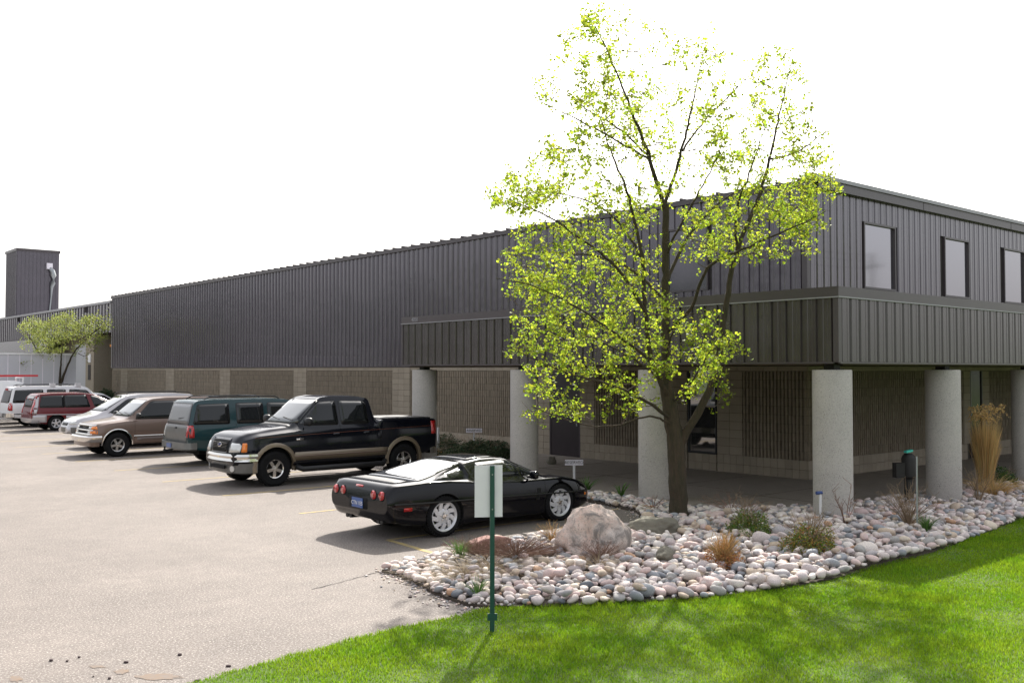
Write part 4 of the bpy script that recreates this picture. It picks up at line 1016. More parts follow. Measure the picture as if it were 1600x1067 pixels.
def patch(root, bvh, name, P, ax, m, off=.006, th=.012, grid=.09, rnd=.04):
    """a thin shaped plate that follows the body: window, lamp, grille, trim"""
    if ax != 'z': P = [(p[0], ZF[0](p[1])) for p in P]
    P = roundpoly(P, rnd) if rnd else P
    bm = bmesh.new(); vs = [bm.verts.new((a, b, 0)) for a, b in P]; bm.faces.new(vs)
    A = [p[0] for p in P]; B = [p[1] for p in P]
    for k in (0, 1):
        lo, hi = (min(A), max(A)) if k == 0 else (min(B), max(B)); n = int((hi-lo)/grid)
        for i in range(1, n+1):
            c = [0,0,0]; c[k] = lo+(hi-lo)*i/(n+1); no = [0,0,0]; no[k] = 1
            bmesh.ops.bisect_plane(bm, geom=bm.verts[:]+bm.edges[:]+bm.faces[:], plane_co=c, plane_no=no)
    D = {'y+':(0,-1,0),'y-':(0,1,0),'x+':(-1,0,0),'x-':(1,0,0),'z':(0,0,-1)}[ax]; D = Vector(D)
    nrm = {}; hit = {}
    for v in bm.verts:
        a, b = v.co.x, v.co.y
        o = {'y':Vector((a,0,b)),'x':Vector((0,a,b)),'z':Vector((a,b,0))}[ax[0]] - D*6
        loc, n, _, _ = bvh.ray_cast(o, D)
        if loc is None:
            loc, n, _, _ = bvh.find_nearest(o+D*(6-(2.4 if ax[0] == 'x' else .9)))
        hit[v] = (loc, n)
    k = 'xyz'.index(ax[0]); med = sorted(h_[0][k] for h_ in hit.values())[len(hit)//2]
    for v, (loc, n) in hit.items():
        if ax[0] == 'x' and len(P) < 60 and abs(loc.x-med) > .16 and name not in ('windscreen', 'rear_window', 'back_window', 'window_seal'):
            loc, n, _, _ = bvh.find_nearest(Vector((med, v.co.x, v.co.y)))
        if n.dot(D) > 0: n = -n
        nrm[v] = n; v.co = loc + n*off
    bm.normal_update()
    for f in bm.faces:
        if f.normal.dot(D) > 0: f.normal_flip()
    be = [e for e in bm.edges if e.is_boundary]
    for f in bm.faces: f.smooth = True
    r = bmesh.ops.extrude_edge_only(bm, edges=be)
    new = [g for g in r['geom'] if isinstance(g, bmesh.types.BMVert)]
    old = {}
    for v in new:
        for e in v.link_edges:
            w2 = e.other_vert(v)
            if w2 in nrm: v.co = v.co - nrm[w2]*th; break
    me = bpy.data.meshes.new(name); bm.to_mesh(me); bm.free(); me.materials.append(m)
    return link(name, me, root)
WH = {}
def wheel(root, x, y, Rt, wd, rr, style, rimm, letters=False):
    key = (Rt, wd, rr, style, rimm.name)
    if key not in WH:
        h = wd/2
        t = MB().lathe([(rr-.012,h-.03),(rr,h-.008),(rr+.02,h),(Rt-.045,h+.004),(Rt-.015,h-.018),(Rt,h-.05),(Rt,-h+.05),(Rt-.015,-h+.018),(Rt-.045,-h),(rr,-h),(rr-.012,-h+.03)], 40, 'y')
        for k in range(40):
            a = k*math.pi/20; c = Vector((math.cos(a)*(Rt-.004), h-.045, math.sin(a)*(Rt-.004))); r_ = Vector((math.cos(a),0,math.sin(a))); tt = Vector((-math.sin(a),0,math.cos(a)))
            t.obox(c, tt*.014, Vector((0,.028,0)), r_*.010)
        tyre = t.build('tyre', M['rubber'], None, True, 35).data
        b = MB().lathe([(rr+.002,h-.012),(rr-.004,h-.004),(rr-.022,h-.02),(rr-.03,h-.07),(rr-.035,-h+.05)], 36, 'y')
        if style == 'saw':
            b.lathe([(0,h-.035),(rr*.40,h-.030),(rr*.52,h-.040)], 30, 'y'); b.lathe([(rr*.86,h-.03),(rr-.02,h-.022)], 30, 'y')
            n = 9
            for k in range(n):
                a = 2*math.pi*k/n; r_ = Vector((math.cos(a+.25),0,math.sin(a+.25))); tt = Vector((-math.sin(a),0,math.cos(a)))
                p0 = Vector((math.cos(a),0,math.sin(a)))*rr*.48; p1 = Vector((math.cos(a+.38),0,math.sin(a+.38)))*rr*.90
                d = (p1-p0); wv = d.cross(Vector((0,1,0))).normalized()
                b.obox((p0+p1)/2+Vector((0,h-.042,0)), d*.5, wv*rr*.135, (0,.012,0))
        elif style == 'five':
            b.lathe([(0,h-.02),(rr*.22,h-.02),(rr*.30,h-.05)], 24, 'y')
            for k in range(5):
                a = 2*math.pi*k/5; p0 = Vector((math.cos(a),0,math.sin(a)))*rr*.2; p1 = Vector((math.cos(a),0,math.sin(a)))*rr*.92; d = p1-p0; wv = d.cross(Vector((0,1,0))).normalized()
                b.obox((p0+p1)/2+Vector((0,h-.045,0)), d*.5, wv*rr*.17, (0,.015,0))
        else:
            b.lathe([(0,h-.05),(rr*.35,h-.045),(rr*.55,h-.07)], 24, 'y')
            for k in range(7):
                a = 2*math.pi*k/7; p0 = Vector((math.cos(a),0,math.sin(a)))*rr*.3; p1 = Vector((math.cos(a),0,math.sin(a)))*rr*.92; d = p1-p0; wv = d.cross(Vector((0,1,0))).normalized()
                b.obox((p0+p1)/2+Vector((0,h-.06,0)), d*.5, wv*rr*.13, (0,.012,0))
        rim = b.build('rim', rimm, None, True, 30).data
        hb = MB().lathe([(0,h-.10),(rr-.03,h-.10),(rr-.03,h-.13),(0,h-.13)], 24, 'y'); hub = hb.build('wheel', M['well'], None).data
        cp = MB().lathe([(0,h-.004),(rr*.14,h-.006),(rr*.17,h-.03)], 20, 'y')
        for k in range(5):
            a = 2*math.pi*k/5+.3; cp.lathe([(0,h-.012),(.012,h-.014),(.014,h-.03)], 6, 'y', (math.cos(a)*rr*.25,0,math.sin(a)*rr*.25))
        cap = cp.build('hub_cap', M['chrome'], None, True, 40).data
        for nm in ('tyre', 'rim', 'wheel', 'hub_cap'):
            for o in [o for o in COL.objects if o.data in (tyre, rim, hub, cap)]: bpy.data.objects.remove(o)
        WH[key] = (hub, tyre, rim, cap)
    hub, tyre, rim, cap = WH[key]
    o = link('wheel', hub, root, (x, y, Rt), (0, random.uniform(0,6.28) if y > 0 else random.uniform(0,6.28), 0 if y > 0 else math.pi))
    link('tyre', tyre, o); link('rim', rim, o); link('hub_cap', cap, o)
def sweep(root, name, plan, prof_, m, smooth=True):
    """bumper: plan = outer line (x,y), prof_ = [(inset,z)...]"""
    pts = [Vector((a,b,0)) for a, b in plan]; n = len(pts); b = MB(); k = len(prof_)
    for i in range(n):
        t = (pts[min(i+1,n-1)]-pts[max(i-1,0)]).normalized(); no = Vector((t.y,-t.x,0))
        for ins, z in prof_: q = pts[i]-no*ins; b.v.append((q.x,q.y,z))
    for i in range(n-1):
        for j in range(k): b.f.append((i*k+j, i*k+(j+1)%k, (i+1)*k+(j+1)%k, (i+1)*k+j))
    b.f.append(tuple(range(k))); b.f.append(tuple((n-1)*k+j for j in reversed(range(k))))
    return b.build(name, m, root, smooth, 40)
def bumper_plan(xf, hw, ret, corner, front=True, bow=.06):
    P = [(xf-ret, hw)]; 
    for j in range(7):
        a = j/6*math.pi/2; P.append((xf-bow-corner+corner*math.sin(a), hw-corner*(1-math.cos(a))*1.0))
    for j in range(1, 6):
        y = (hw-corner)*(1-j/3); P.append((xf-bow*((y/(hw-corner))**2), y))
    P2 = [(x, -y) for x, y in reversed(P[:8])]
    P = P[:8]+[p for p in P[8:] if abs(p[1]) < hw-corner-.02]+P2
    P = [(x, -y) for x, y in P]
    if not front: P = [(-x, -y) for x, y in P]
    return P
def mirror_(root, x, y, z, s, m, big=1):
    b = MB(); bm = bmesh.new(); bmesh.ops.create_uvsphere(bm, u_segments=14, v_segments=8, radius=1)
    for v in bm.verts:
        c = v.co; f = lambda t, p: math.copysign(abs(t)**p, t); v.co = Vector((f(c.x,.7)*.06*big, f(c.y,.6)*.11*big, f(c.z,.6)*.085*big))+Vector((x, y+s*.13, z))
    me = bpy.data.meshes.new('side_mirror'); bm.to_mesh(me); bm.free(); me.materials.append(m); me.polygons.foreach_set('use_smooth', [True]*len(me.polygons))
    o = link('side_mirror', me, root)
    MB().obox((x-.0,y+s*.02,z-.04),(.02,0,0),(0,.05,0),(0,0,.02)).build('mirror_arm', M['black'], o)
def handle(root, bvh, x, z, s, m):
    for sd in ('y+','y-'): patch(root, bvh, 'door_handle', [(x-.09,z-.02),(x+.09,z-.02),(x+.09,z+.02),(x-.09,z+.02)], sd, m, .022, .02, .1, .018)
def seam(root, bvh, pts, name='door_seam', wd=.006, sides=('y+','y-'), m=None):
    for sd in sides:
        for (a, b) in zip(pts[:-1], pts[1:]):
            d = Vector((b[0]-a[0], b[1]-a[1])); n = Vector((-d.y, d.x)).normalized()*wd/2
            patch(root, bvh, name, [(a[0]+n.x,a[1]+n.y),(b[0]+n.x,b[1]+n.y),(b[0]-n.x,b[1]-n.y),(a[0]-n.x,a[1]-n.y)], sd, m or M['well'], .0022, .004, .10, 0)
def glass(root, bvh, name, P, ax, rnd=.05, gasket=.022, m=None):
    c = Vector((sum(p[0] for p in P)/len(P), sum(p[1] for p in P)/len(P)))
    Q = [(p[0]+math.copysign(gasket, p[0]-c.x), p[1]+math.copysign(gasket, p[1]-c.y)) for p in P]
    g = patch(root, bvh, 'window_seal', Q, ax, M['black'], .003, .01, .12, rnd+.02)
    patch(root, bvh, name, P, ax, m or (M['screen'] if ax == 'x+' else M['glass']), .008, .006, .12, rnd)
def both(fn):
    for s in ('y+','y-'): fn(s)
def lines_wiper(root, bvh, segs):
    b = MB()
    for (a, c) in segs:
        P_l = []
        for i in range(5):
            f = i/4; y = a[0]+(c[0]-a[0])*f; z = a[1]+(c[1]-a[1])*f
            loc, n, _, _ = bvh.ray_cast(Vector((6,y,z)), Vector((-1,0,0)))
            if loc: P_l.append(loc+n*.022)
        if len(P_l) > 1: b.tube(P_l, .010, 5)
    b.build('wiper', M['black'], root)
def arch_ring(root, bvh, xa, za, r0, r1, m, a0=-15, a1=195, name='fender_flare', hw=1, out=.02):
    n = 16
    for s in (1,-1):
        b = MB(); k0 = 0
        for i in range(n+1):
            a = R(a0+(a1-a0)*i/n)
            ys = []
            for r_ in (r0+.005, r1):
                x, z = xa+r_*math.cos(a), za+r_*math.sin(a)
                loc, nn, _, _ = bvh.ray_cast(Vector((x, s*5, max(z,.42))), Vector((0,-s,0)))
                y = abs(loc.y) if loc else hw-.05
                ys.append((x, y, z))
            (xi,yi,zi),(xo,yo,zo) = ys
            yi = max(yi, yo)
            b.v += [(xi, s*(yi-.06), zi),(xi, s*(yi+out), zi),((xi*.4+xo*.6), s*(yi+out*.9), zi*.4+zo*.6),(xo, s*(yo-.0), zo)]
        for i in range(n):
            for j in range(3): b.f.append((i*4+j, i*4+j+1, (i+1)*4+j+1, (i+1)*4+j))
        b.build(name, m, root, True, 50)

def common(S, paint, step=.05):
    t = thing(S['name'], S['label'], S['cat'], S['loc'], S['rz'], S.get('group', 'vehicles parked side by side along the building'))
    me, bvh = car_body(S, paint, step); me = cut_arches(me, S); link('body', me, t)
    for xa in S['axles']:
        for s in (1,-1): wheel(t, xa, s*(S['hw']-S['tw']/2-.03), S['R'], S['tw'], S['rr'], S['style'], S['rim'])
    b = MB()
    for xa in S['axles']: b.tube([(xa,-S['hw']+.3,S['R']),(xa,S['hw']-.3,S['R'])], .05, 8)
    b.box(-S['L']/2+.5, S['L']/2-.5, -.45, .45, S['R']-.08, S['R']+.05); b.build('underbody', M['well'], t)
    return t, bvh

# --- black sports coupe
S = dict(name='sports_coupe', label='glossy black low sports coupe with round red tail lamps and a large sloping rear window', cat='car', L=4.48, hw=.905,
 top=[(-2.24,.74),(-2.20,.86),(-2.1,.885),(-1.62,.905),(-1.45,.93),(-1.05,1.04),(-.62,1.14),(-.25,1.182),(.05,1.182),(.30,1.15),(.68,.98),(1.02,.81),(1.35,.775),(1.65,.725),(1.95,.64),(2.14,.55),(2.24,.44)],
 belt=[(-2.24,.70),(-2.12,.85),(-1.5,.875),(-1.1,.87),(-.4,.80),(.6,.76),(1.0,.755),(1.3,.765),(1.6,.71),(1.9,.61),(2.1,.52),(2.24,.40)],
 bot=[(-2.24,.46),(-2.16,.30),(-1.9,.25),(-1.6,.20),(-1.0,.15),(1.,.15),(1.8,.17),(2.1,.22),(2.24,.32)],
 wid=[(-2.24,.80),(-2.18,.85),(-1.9,.885),(-1.3,.91),(-.7,.885),(0,.855),(.7,.87),(1.2,.895),(1.7,.865),(2.0,.76),(2.15,.62),(2.24,.46)],
 roofw=[(-2.2,.78),(-1.6,.72),(-1.0,.60),(-.3,.53),(.2,.535),(.6,.62),(1.0,.72)], round=.06, bulge=.045,
 axles=(-1.22,1.24), R=.325, arch=.365, tw=.27, rr=.242, style='saw', rim=M['silver_rim'], loc=(-4.50,4.40,0), rz=0)
t, bv = common(S, M['p_black'], .04)
t['label'] = S['label']; t['group'] = 'vehicles parked side by side along the building'; t.scale = (1.03,1.03,1.0)
patch(t, bv, 'rear_window', [(-1.66,-.62),(-1.60,-.70),(-.62,-.50),(-.62,.50),(-1.60,.70),(-1.66,.62)], 'z', M['screen'], .008, .008, .08, .03)
patch(t, bv, 'deck_louvre', [(-2.02,-.60),(-1.74,-.60),(-1.74,.60),(-2.02,.60)], 'z', M['black'], .004, .006, .1, .02)
patch(t, bv, 'roof_panel', [(-.50,-.44),(.14,-.44),(.14,.44),(-.50,.44)], 'z', M['glass'], .007, .006, .1, .05)
patch(t, bv, 'windscreen', [(-.56,.83),(-.44,1.13),(.44,1.13),(.56,.83)], 'x+', M['glass'], .006, .006, .08, .04)
for s in ('y+','y-'):
    patch(t, bv, 'side_window', [(-.46,.86),(-.40,1.10),(.18,1.115),(.50,.98),(.82,.84)], s, M['glass'], .006, .006, .1, .03)
    patch(t, bv, 'quarter_window', [(-1.42,.895),(-.95,1.0),(-.62,1.07),(-.58,.865)], s, M['glass'], .006, .006, .1, .03)
    patch(t, bv, 'rub_strip', [(-2.14,.575),(2.0,.47),(2.0,.495),(-2.14,.60)], s, M['black'], .012, .014, .15, .01)
    patch(t, bv, 'side_marker', [(-1.98,.47),(-1.84,.47),(-1.84,.525),(-1.98,.525)], s, M['red'], .006, .008, .2, .01)
    patch(t, bv, 'side_marker', [(1.88,.40),(2.02,.40),(2.02,.45),(1.88,.45)], s, M['amber'], .006, .008, .2, .01)
    patch(t, bv, 'fender_vent', [(.68,.42),(.76,.42),(.80,.62),(.72,.62)], s, M['well'], .003, .006, .2, .02)
seam(t, bv, [(-.50,.24),(-.50,.80)]); seam(t, bv, [(.86,.24),(.90,.72)])
for y in (-.66,-.44,.44,.66):
    c = [(y+.082*math.cos(a*math.pi/9), .71+.082*math.sin(a*math.pi/9)) for a in range(18)]; c2 = [(y+.066*math.cos(a*math.pi/9), .71+.066*math.sin(a*math.pi/9)) for a in range(18)]
    patch(t, bv, 'lamp_surround', c, 'x-', M['well'], .004, .01, .2, 0); patch(t, bv, 'tail_lamp', c2, 'x-', M['red'], .016, .02, .2, 0)
patch(t, bv, 'brake_lamp', [(-.10,.80),(.10,.80),(.10,.83),(-.10,.83)], 'x-', M['red'], .006, .008, .2, .005)
patch(t, bv, 'plate_recess', [(-.26,.46),(.26,.46),(.26,.64),(-.26,.64)], 'x-', M['well'], .004, .006, .2, .03)
pl = MB().box(-2.262,-2.252,-.155,.155,.475,.63).build('licence_plate', M['plate'], t)
text_mesh('plate_letters', 'CTN 1E5', .085, M['white'], pl, (-2.266,0,.545), (R(90),0,R(-90)), .001)
MB().tube([(-1.7,.50,.27),(-2.14,.50,.29)], .04, 10).tube([(-1.7,.40,.27),(-2.14,.40,.29)], .04, 10).tube([(-1.7,-.50,.27),(-2.14,-.50,.29)], .04, 10).tube([(-1.7,-.40,.27),(-2.14,-.40,.29)], .04, 10).build('exhaust_tip', M['black'], t)
for s in (1,-1): mirror_(t, .58, s*.80, .86, s, M['p_black'], .85)

# --- black crew cab pickup
ZF[0] = lambda z: z + .10*min(1, max(0, (z-.62)/.9))
S = dict(name='pickup_truck', label='black crew cab pickup truck with tan lower trim and chrome front bumper facing the lot', cat='pickup truck', L=5.44, hw=1.0,
 top=[(-2.78,1.30),(-2.74,1.34),(-1.02,1.36),(-.985,1.40),(-.90,1.78),(-.82,1.87),(-.5,1.925),(.2,1.935),(.48,1.90),(.62,1.83),(1.28,1.33),(1.36,1.285),(1.8,1.255),(2.35,1.18),(2.55,1.12),(2.66,1.02),(2.71,.85),(2.78,.70)],
 belt=[(-2.78,1.26),(-2.7,1.32),(-1.05,1.34),(-.95,1.22),(0,1.20),(1.2,1.17),(2.2,1.09),(2.55,1.01),(2.70,.80),(2.78,.62)],
 bot=[(-2.78,.62),(-2.3,.52),(-1.0,.46),(1.6,.44),(2.4,.46),(2.78,.52)],
 wid=[(-2.78,.94),(-2.7,.97),(-2,.985),(0,.985),(1.9,.985),(2.35,.97),(2.58,.90),(2.70,.80),(2.78,.62)],
 roofw=[(-2.8,.8),(-.9,.66),(.5,.64),(1.2,.70)], round=.075, bulge=.05,
 axles=(-1.72,1.81), R=.40, arch=.47, za=.44, tw=.27, rr=.215, style='five', rim=M['chrome'], loc=(-2.87,12.40,0), rz=math.pi)
for k_ in ('top','belt'): S[k_] = [(a, ZF[0](b)) for a, b in S[k_]]
t, bv = common(S, M['p_navy'])
for s in ('y+','y-'):
    glass(t, bv, 'front_door_window', [(1.12,1.30),(.62,1.74),(.55,1.78),(.13,1.80),(.13,1.29)], s)
    glass(t, bv, 'rear_door_window', [(.02,1.29),(.02,1.80),(-.62,1.78),(-.72,1.72),(-.72,1.29)], s)
    patch(t, bv, 'lower_trim', [(1.34,.56),(1.32,.74),(-1.22,.74),(-1.25,.56)], s, M['goldtrim'], .010, .014, .2, .01)
    patch(t, bv, 'lower_trim_line', [(1.33,.645),(-1.23,.645),(-1.23,.665),(1.33,.665)], s, M['p_tan'], .020, .012, .2, 0)
    patch(t, bv, 'pinstripe', [(2.3,1.062),(-2.6,1.165),(-2.6,1.172),(2.3,1.069)], s, M['pin'], .003, .004, .2, 0)
    patch(t, bv, 'side_badge', [(1.28,.98),(1.10,.98),(1.10,1.02),(1.28,1.02)], s, M['chrome'], .006, .008, .2, .01)
    patch(t, bv, 'tail_lamp', [(-2.71,.98),(-2.56,.98),(-2.56,1.28),(-2.71,1.28)], s, M['red'], .012, .014, .2, .02)
seam(t, bv, [(1.22,.56),(1.20,1.18)]); seam(t, bv, [(.08,.56),(.08,1.28)]); seam(t, bv, [(-.80,.56),(-.78,1.25)]); seam(t, bv, [(-1.0,.50),(-1.0,1.32)], wd=.02)
handle(t, bv, .22, 1.08, 1, M['p_navy']); handle(t, bv, -.62, 1.08, 1, M['p_navy'])
glass(t, bv, 'windscreen', [(-.74,1.34),(-.62,1.83),(.62,1.83),(.74,1.34)], 'x+', .06)
glass(t, bv, 'back_window', [(-.60,1.45),(-.56,1.78),(.56,1.78),(.60,1.45)], 'x-', .05)
patch(t, bv, 'tonneau_cover', [(-2.66,-.80),(-1.08,-.80),(-1.08,.80),(-2.66,.80)], 'z', M['black'], .02, .02, .2, .03)
patch(t, bv, 'cowl', [(1.30,-.72),(1.42,-.72),(1.42,.72),(1.30,.72)], 'z', M['black'], .004, .008, .15, .02)
arch_ring(t, bv, 1.81, .44, .455, .555, M['goldtrim'], -12, 192); arch_ring(t, bv, -1.72, .44, .455, .555, M['goldtrim'], -12, 192)
patch(t, bv, 'grille', [(-.42,.74),(-.48,1.06),(.48,1.06),(.42,.74)], 'x+', M['p_navy'], .008, .02, .1, .08)
g = patch(t, bv, 'grille_mesh', [(-.36,.78),(-.42,1.02),(.42,1.02),(.36,.78)], 'x+', M['well'], .014, .01, .1, .07)
b = MB()
loc, n_, _, _ = bv.ray_cast(Vector((6,0,.9)), Vector((-1,0,0))); gx = loc.x
for k in range(7): b.box(gx-.02-.0, gx+.02, -.36, .36, .79+k*.034, .797+k*.034)
b.build('grille_bar', M['dustgrey'], t)
em = [(.10*math.cos(a*math.pi/10), .91+.045*math.sin(a*math.pi/10)) for a in range(20)]
patch(t, bv, 'oval_badge', em, 'x+', M['chrome'], .04, .02, .3, 0); em = [(.085*math.cos(a*math.pi/10), .91+.034*math.sin(a*math.pi/10)) for a in range(20)]
patch(t, bv, 'badge_field', em, 'x+', mat('badge_blue', (.01,.02,.12), .2), .043, .01, .3, 0)
for s in (1,-1):
    q = [(s*.50,.78),(s*.55,.97),(s*.80,.96),(s*.86,.93),(s*.86,.79)]
    patch(t, bv, 'headlamp', q, 'x+', M['lamp'], .010, .02, .08, .03)
    sd = 'y+' if s > 0 else 'y-'
    patch(t, bv, 'turn_lamp', [(2.60,.79),(2.49,.79),(2.47,.97),(2.56,.97)], sd, M['amber'], .014, .02, .08, .02)
    mirror_(t, 1.02, s*.93, 1.45, s, M['black'], 1.15)
PL = bumper_plan(2.80, .99, .55, .30, True, .08)
sweep(t, 'front_bumper', PL, [(0.02,.66),(0,.60),(.10,.56),(.2,.56),(.2,.76),(.10,.78),(.02,.76),(0,.71)], M['chrome'])
sweep(t, 'bumper_valance', [(x-.02,y) for x, y in PL], [(.03,.555),(.05,.34),(.15,.30),(.25,.30),(.25,.555)], M['dustgrey'])
MB().box(2.745,2.785,-.38,.38,.42,.50).build('air_slot', M['well'], t)
for s in (1,-1): MB().lathe([(0,0),(.07,.0),(.07,-.03),(0,-.03)], 16, 'y').build('fog_lamp', M['lamp'], t, loc=(2.705,s*.62,.43)).rotation_euler = (0,0,R(-90)+s*R(18))
sweep(t, 'rear_bumper', bumper_plan(2.84, .95, .30, .16, False, .03), [(0,.70),(0,.52),(.2,.52),(.2,.70)], M['chrome'])
for s in (1,-1): MB().tube([(1.28,s*.95,.42),(1.15,s*1.06,.36),(-1.05,s*1.06,.36),(-1.15,s*.95,.42)], .065, 10).build('running_board', M['black'], t, smooth=True)
lines_wiper(t, bv, [((.62,1.46),(.05,1.52)),((-.02,1.46),(-.55,1.52))])
MB().tube([(1.30,-.80,1.26),(1.42,-.84,1.9)], .004, 4).build('aerial', M['black'], t)

ZF[0] = lambda z: z
# --- generic boxy wagon
def suv(name, label, cat, L, H, hw, paint, loc, rz, front_ax, rear_ax, windows, Rt=.375, style='five', rimm=None, nose=1, hoodz=1.10, belt=1.12, ws=(.62,1.38), rack=False, front=None, rearglass=None, lower=None, twodoor=False, step=.06, tail='tall', backrake=.16, bump=None, arch=.43):
    h = L/2
    S = dict(name=name, label=label, cat=cat, L=L, hw=hw,
     top=[(-h,.80),(-h+.02,belt),(-h+.05,belt+.06),(-h+backrake+.05,H-.10),(-h+backrake+.16,H-.02),(-h+.7,H),(ws[0]-.55,H),(ws[0]-.15,H-.03),(ws[0],H-.09),(ws[1],hoodz+.06),(ws[1]+.10,hoodz+.02),(h-.55,hoodz-.04),(h-.2,hoodz-.09),(h-.07,hoodz-.14),(h-.02,hoodz-.26),(h,hoodz-.5)],
     belt=[(-h,.76),(-h+.03,belt-.03),(0,belt-.01),(ws[1],belt-.04),(h-.5,hoodz-.12),(h-.18,hoodz-.2),(h,hoodz-.5)],
     bot=[(-h,.48),(-h+.4,.42),(-h+1,.36),(h-1,.36),(h-.2,.42),(h,.5)],
     wid=[(-h,hw-.10),(-h+.06,hw-.05),(-h+.3,hw-.015),(0,hw-.01),(h-.8,hw-.015),(h-.35,hw-.035),(h-.1,hw-.08),(h,hw-.17)],
     roofw=[(-h,hw-.24),(0,hw-.26),(ws[0],hw-.28),(ws[1],hw-.2)], round=.085, bulge=.045,
     axles=(rear_ax, front_ax), R=Rt, arch=arch, za=Rt+.03, tw=.24, rr=Rt*.56, style=style, rim=rimm or M['alloy'], loc=loc, rz=rz)
    t, bv = common(S, paint, step)
    for P in windows: both(lambda s: glass(t, bv, 'side_window', P, s))
    zlo = hoodz+.10; glass(t, bv, 'windscreen', [(-hw+.24,zlo),(-hw+.36,H-.11),(hw-.36,H-.11),(hw-.24,zlo)], 'x+', .05)
    glass(t, bv, 'rear_window', [(-hw+.22,belt+.03),(-hw+.32,H-.13),(hw-.32,H-.13),(hw-.22,belt+.03)], 'x-', .06, m=rearglass)
    lines_wiper(t, bv, [((.6,zlo+.02),(.05,zlo+.08)),((0,zlo+.02),(-.5,zlo+.08))])
    for s in (1,-1): mirror_(t, ws[1]-.22, s*(hw-.06), belt+.12, s, M['black'] if name != 'tan' else M['chrome'], 1)
    if rack:
        for s in (1,-1):
            MB().tube([(-h+.55,s*(hw-.36),H-.01),(-h+.7,s*(hw-.36),H+.06),(ws[0]-.55,s*(hw-.36),H+.06),(ws[0]-.4,s*(hw-.36),H-.02)], .018, 6).build('roof_rail', M['black'], t)
        for x in (-h+1.0, ws[0]-1.1): MB().tube([(x,-hw+.36,H+.07),(x,hw-.36,H+.07)], .018, 6).build('roof_bar', M['black'], t)
    return t, bv, S
h = 2.62
t, bv, S = suv('sport_utility', 'dark teal boxy utility wagon backed to the camera with a dusty grey tailgate', 'suv', 5.24, 1.84, .98, M['p_teal'], (-1.86,17.85,0), 0, 1.62, -1.38,
    [[(-2.45,1.17),(-2.30,1.68),(-1.42,1.70),(-1.42,1.16)],[(-1.18,1.16),(-1.18,1.70),(-.38,1.70),(-.38,1.16)],[(-.22,1.16),(-.22,1.70),(.50,1.68),(.95,1.30),(1.02,1.16)]], rack=True, rearglass=mat('dusty_tinted_glass', (.13,.13,.135), .25, spec=.9))
patch(t, bv, 'tailgate', [(-.78,.66),(-.80,1.14),(.80,1.14),(.78,.66)], 'x-', M['dustgrey'], .006, .01, .1, .04)
patch(t, bv, 'tailgate_handle', [(-.07,1.02),(.07,1.02),(.07,1.07),(-.07,1.07)], 'x-', M['black'], .02, .02, .2, .01)
MB().tube([(-2.56,-.05,1.30),(-2.52,-.42,1.34)], .012, 5).build('wiper', M['black'], t)
for s in (1,-1): 
    sd = 'y+' if s > 0 else 'y-'
    patch(t, bv, 'tail_lamp', [(s*.75,.80),(s*.75,1.13),(s*.86,1.13),(s*.86,.80)], 'x-', M['red'] if s < 0 else M['lamp'], .012, .02, .1, .02)  # left lens kept pale: a white reflection painted in as lens colour
    patch(t, bv, 'tail_lamp', [(-2.59,.80),(-2.59,1.13),(-2.46,1.13),(-2.46,.80)], sd, M['red'], .010, .02, .1, .02)
sweep(t, 'rear_bumper', bumper_plan(2.74, .96, .35, .2, False, .04), [(0,.66),(0,.48),(.05,.44),(.25,.44),(.25,.66)], mat('dusty_chrome', (.22,.23,.23), .35, metal=.7))
MB().box(-2.755,-2.745,-.02,.30,.50,.62).build('licence_plate', M['plate'], t)
MB().box(-2.95,-2.7,-.04,.04,.40,.46).tube([(-2.92,0,.46),(-2.92,0,.54)], .025, 8).build('tow_hitch', M['rust'], t)
handle(t, bv, -1.06, 1.02, 1, M['p_teal']); handle(t, bv, -.10, 1.02, 1, M['p_teal'])
seam(t, bv, [(-1.30,.7),(-1.22,1.14)]); seam(t, bv, [(-.30,.42),(-.30,1.14)]); seam(t, bv, [(1.02,.42),(1.02,1.12)])

t, bv, S = suv('sport_utility', 'tan brown two door utility wagon facing the lot with a chrome bumper and stacked headlamps', 'suv', 4.66, 1.80, .96, M['p_tan'], (-3.25,22.42,0), math.pi, 1.58, -1.34,
    [[(1.02,1.15),(.52,1.62),(.44,1.66),(-.30,1.67),(-.30,1.14)],[(-.52,1.14),(-.52,1.67),(-1.95,1.65),(-2.08,1.14)]], Rt=.37, style='five', rimm=M['alloy'], ws=(.60,1.22), hoodz=1.13)
sweep(t, 'front_bumper', bumper_plan(2.50, .95, .45, .22, True, .05), [(0,.62),(0.02,.50),(.05,.47),(.25,.47),(.25,.66),(.03,.66)], M['chrome'])
sweep(t, 'bumper_valance', bumper_plan(2.46, .92, .35, .22, True, .05), [(.03,.468),(.05,.34),(.2,.32),(.25,.468)], M['p_tan'])
patch(t, bv, 'grille', [(-.55,.70),(-.55,.96),(.55,.96),(.55,.70)], 'x+', M['well'], .006, .02, .1, .02)
for z in (.82,.70,.96): patch(t, bv, 'grille_bar', [(-.76,z-.02),(-.76,z+.02),(.76,z+.02),(.76,z-.02)], 'x+', M['chrome'], .024, .03, .15, .01)
for s in (1,-1):
    sd = 'y+' if s > 0 else 'y-'
    for z0, mm in ((.85,M['lamp']),(.72,M['lamp'])):
        patch(t, bv, 'headlamp', [(s*.46,z0),(s*.46,z0+.09),(s*.66,z0+.09),(s*.66,z0)], 'x+', mm, .012, .02, .1, .01)
        patch(t, bv, 'turn_lamp', [(s*.665,z0),(s*.665,z0+.09),(s*.78,z0+.09),(s*.78,z0)], 'x+', M['amber'], .012, .02, .1, .01)
        patch(t, bv, 'turn_lamp', [(2.28,z0),(2.28,z0+.09),(2.16,z0+.09),(2.16,z0)], sd, M['amber'], .010, .02, .1, .01)
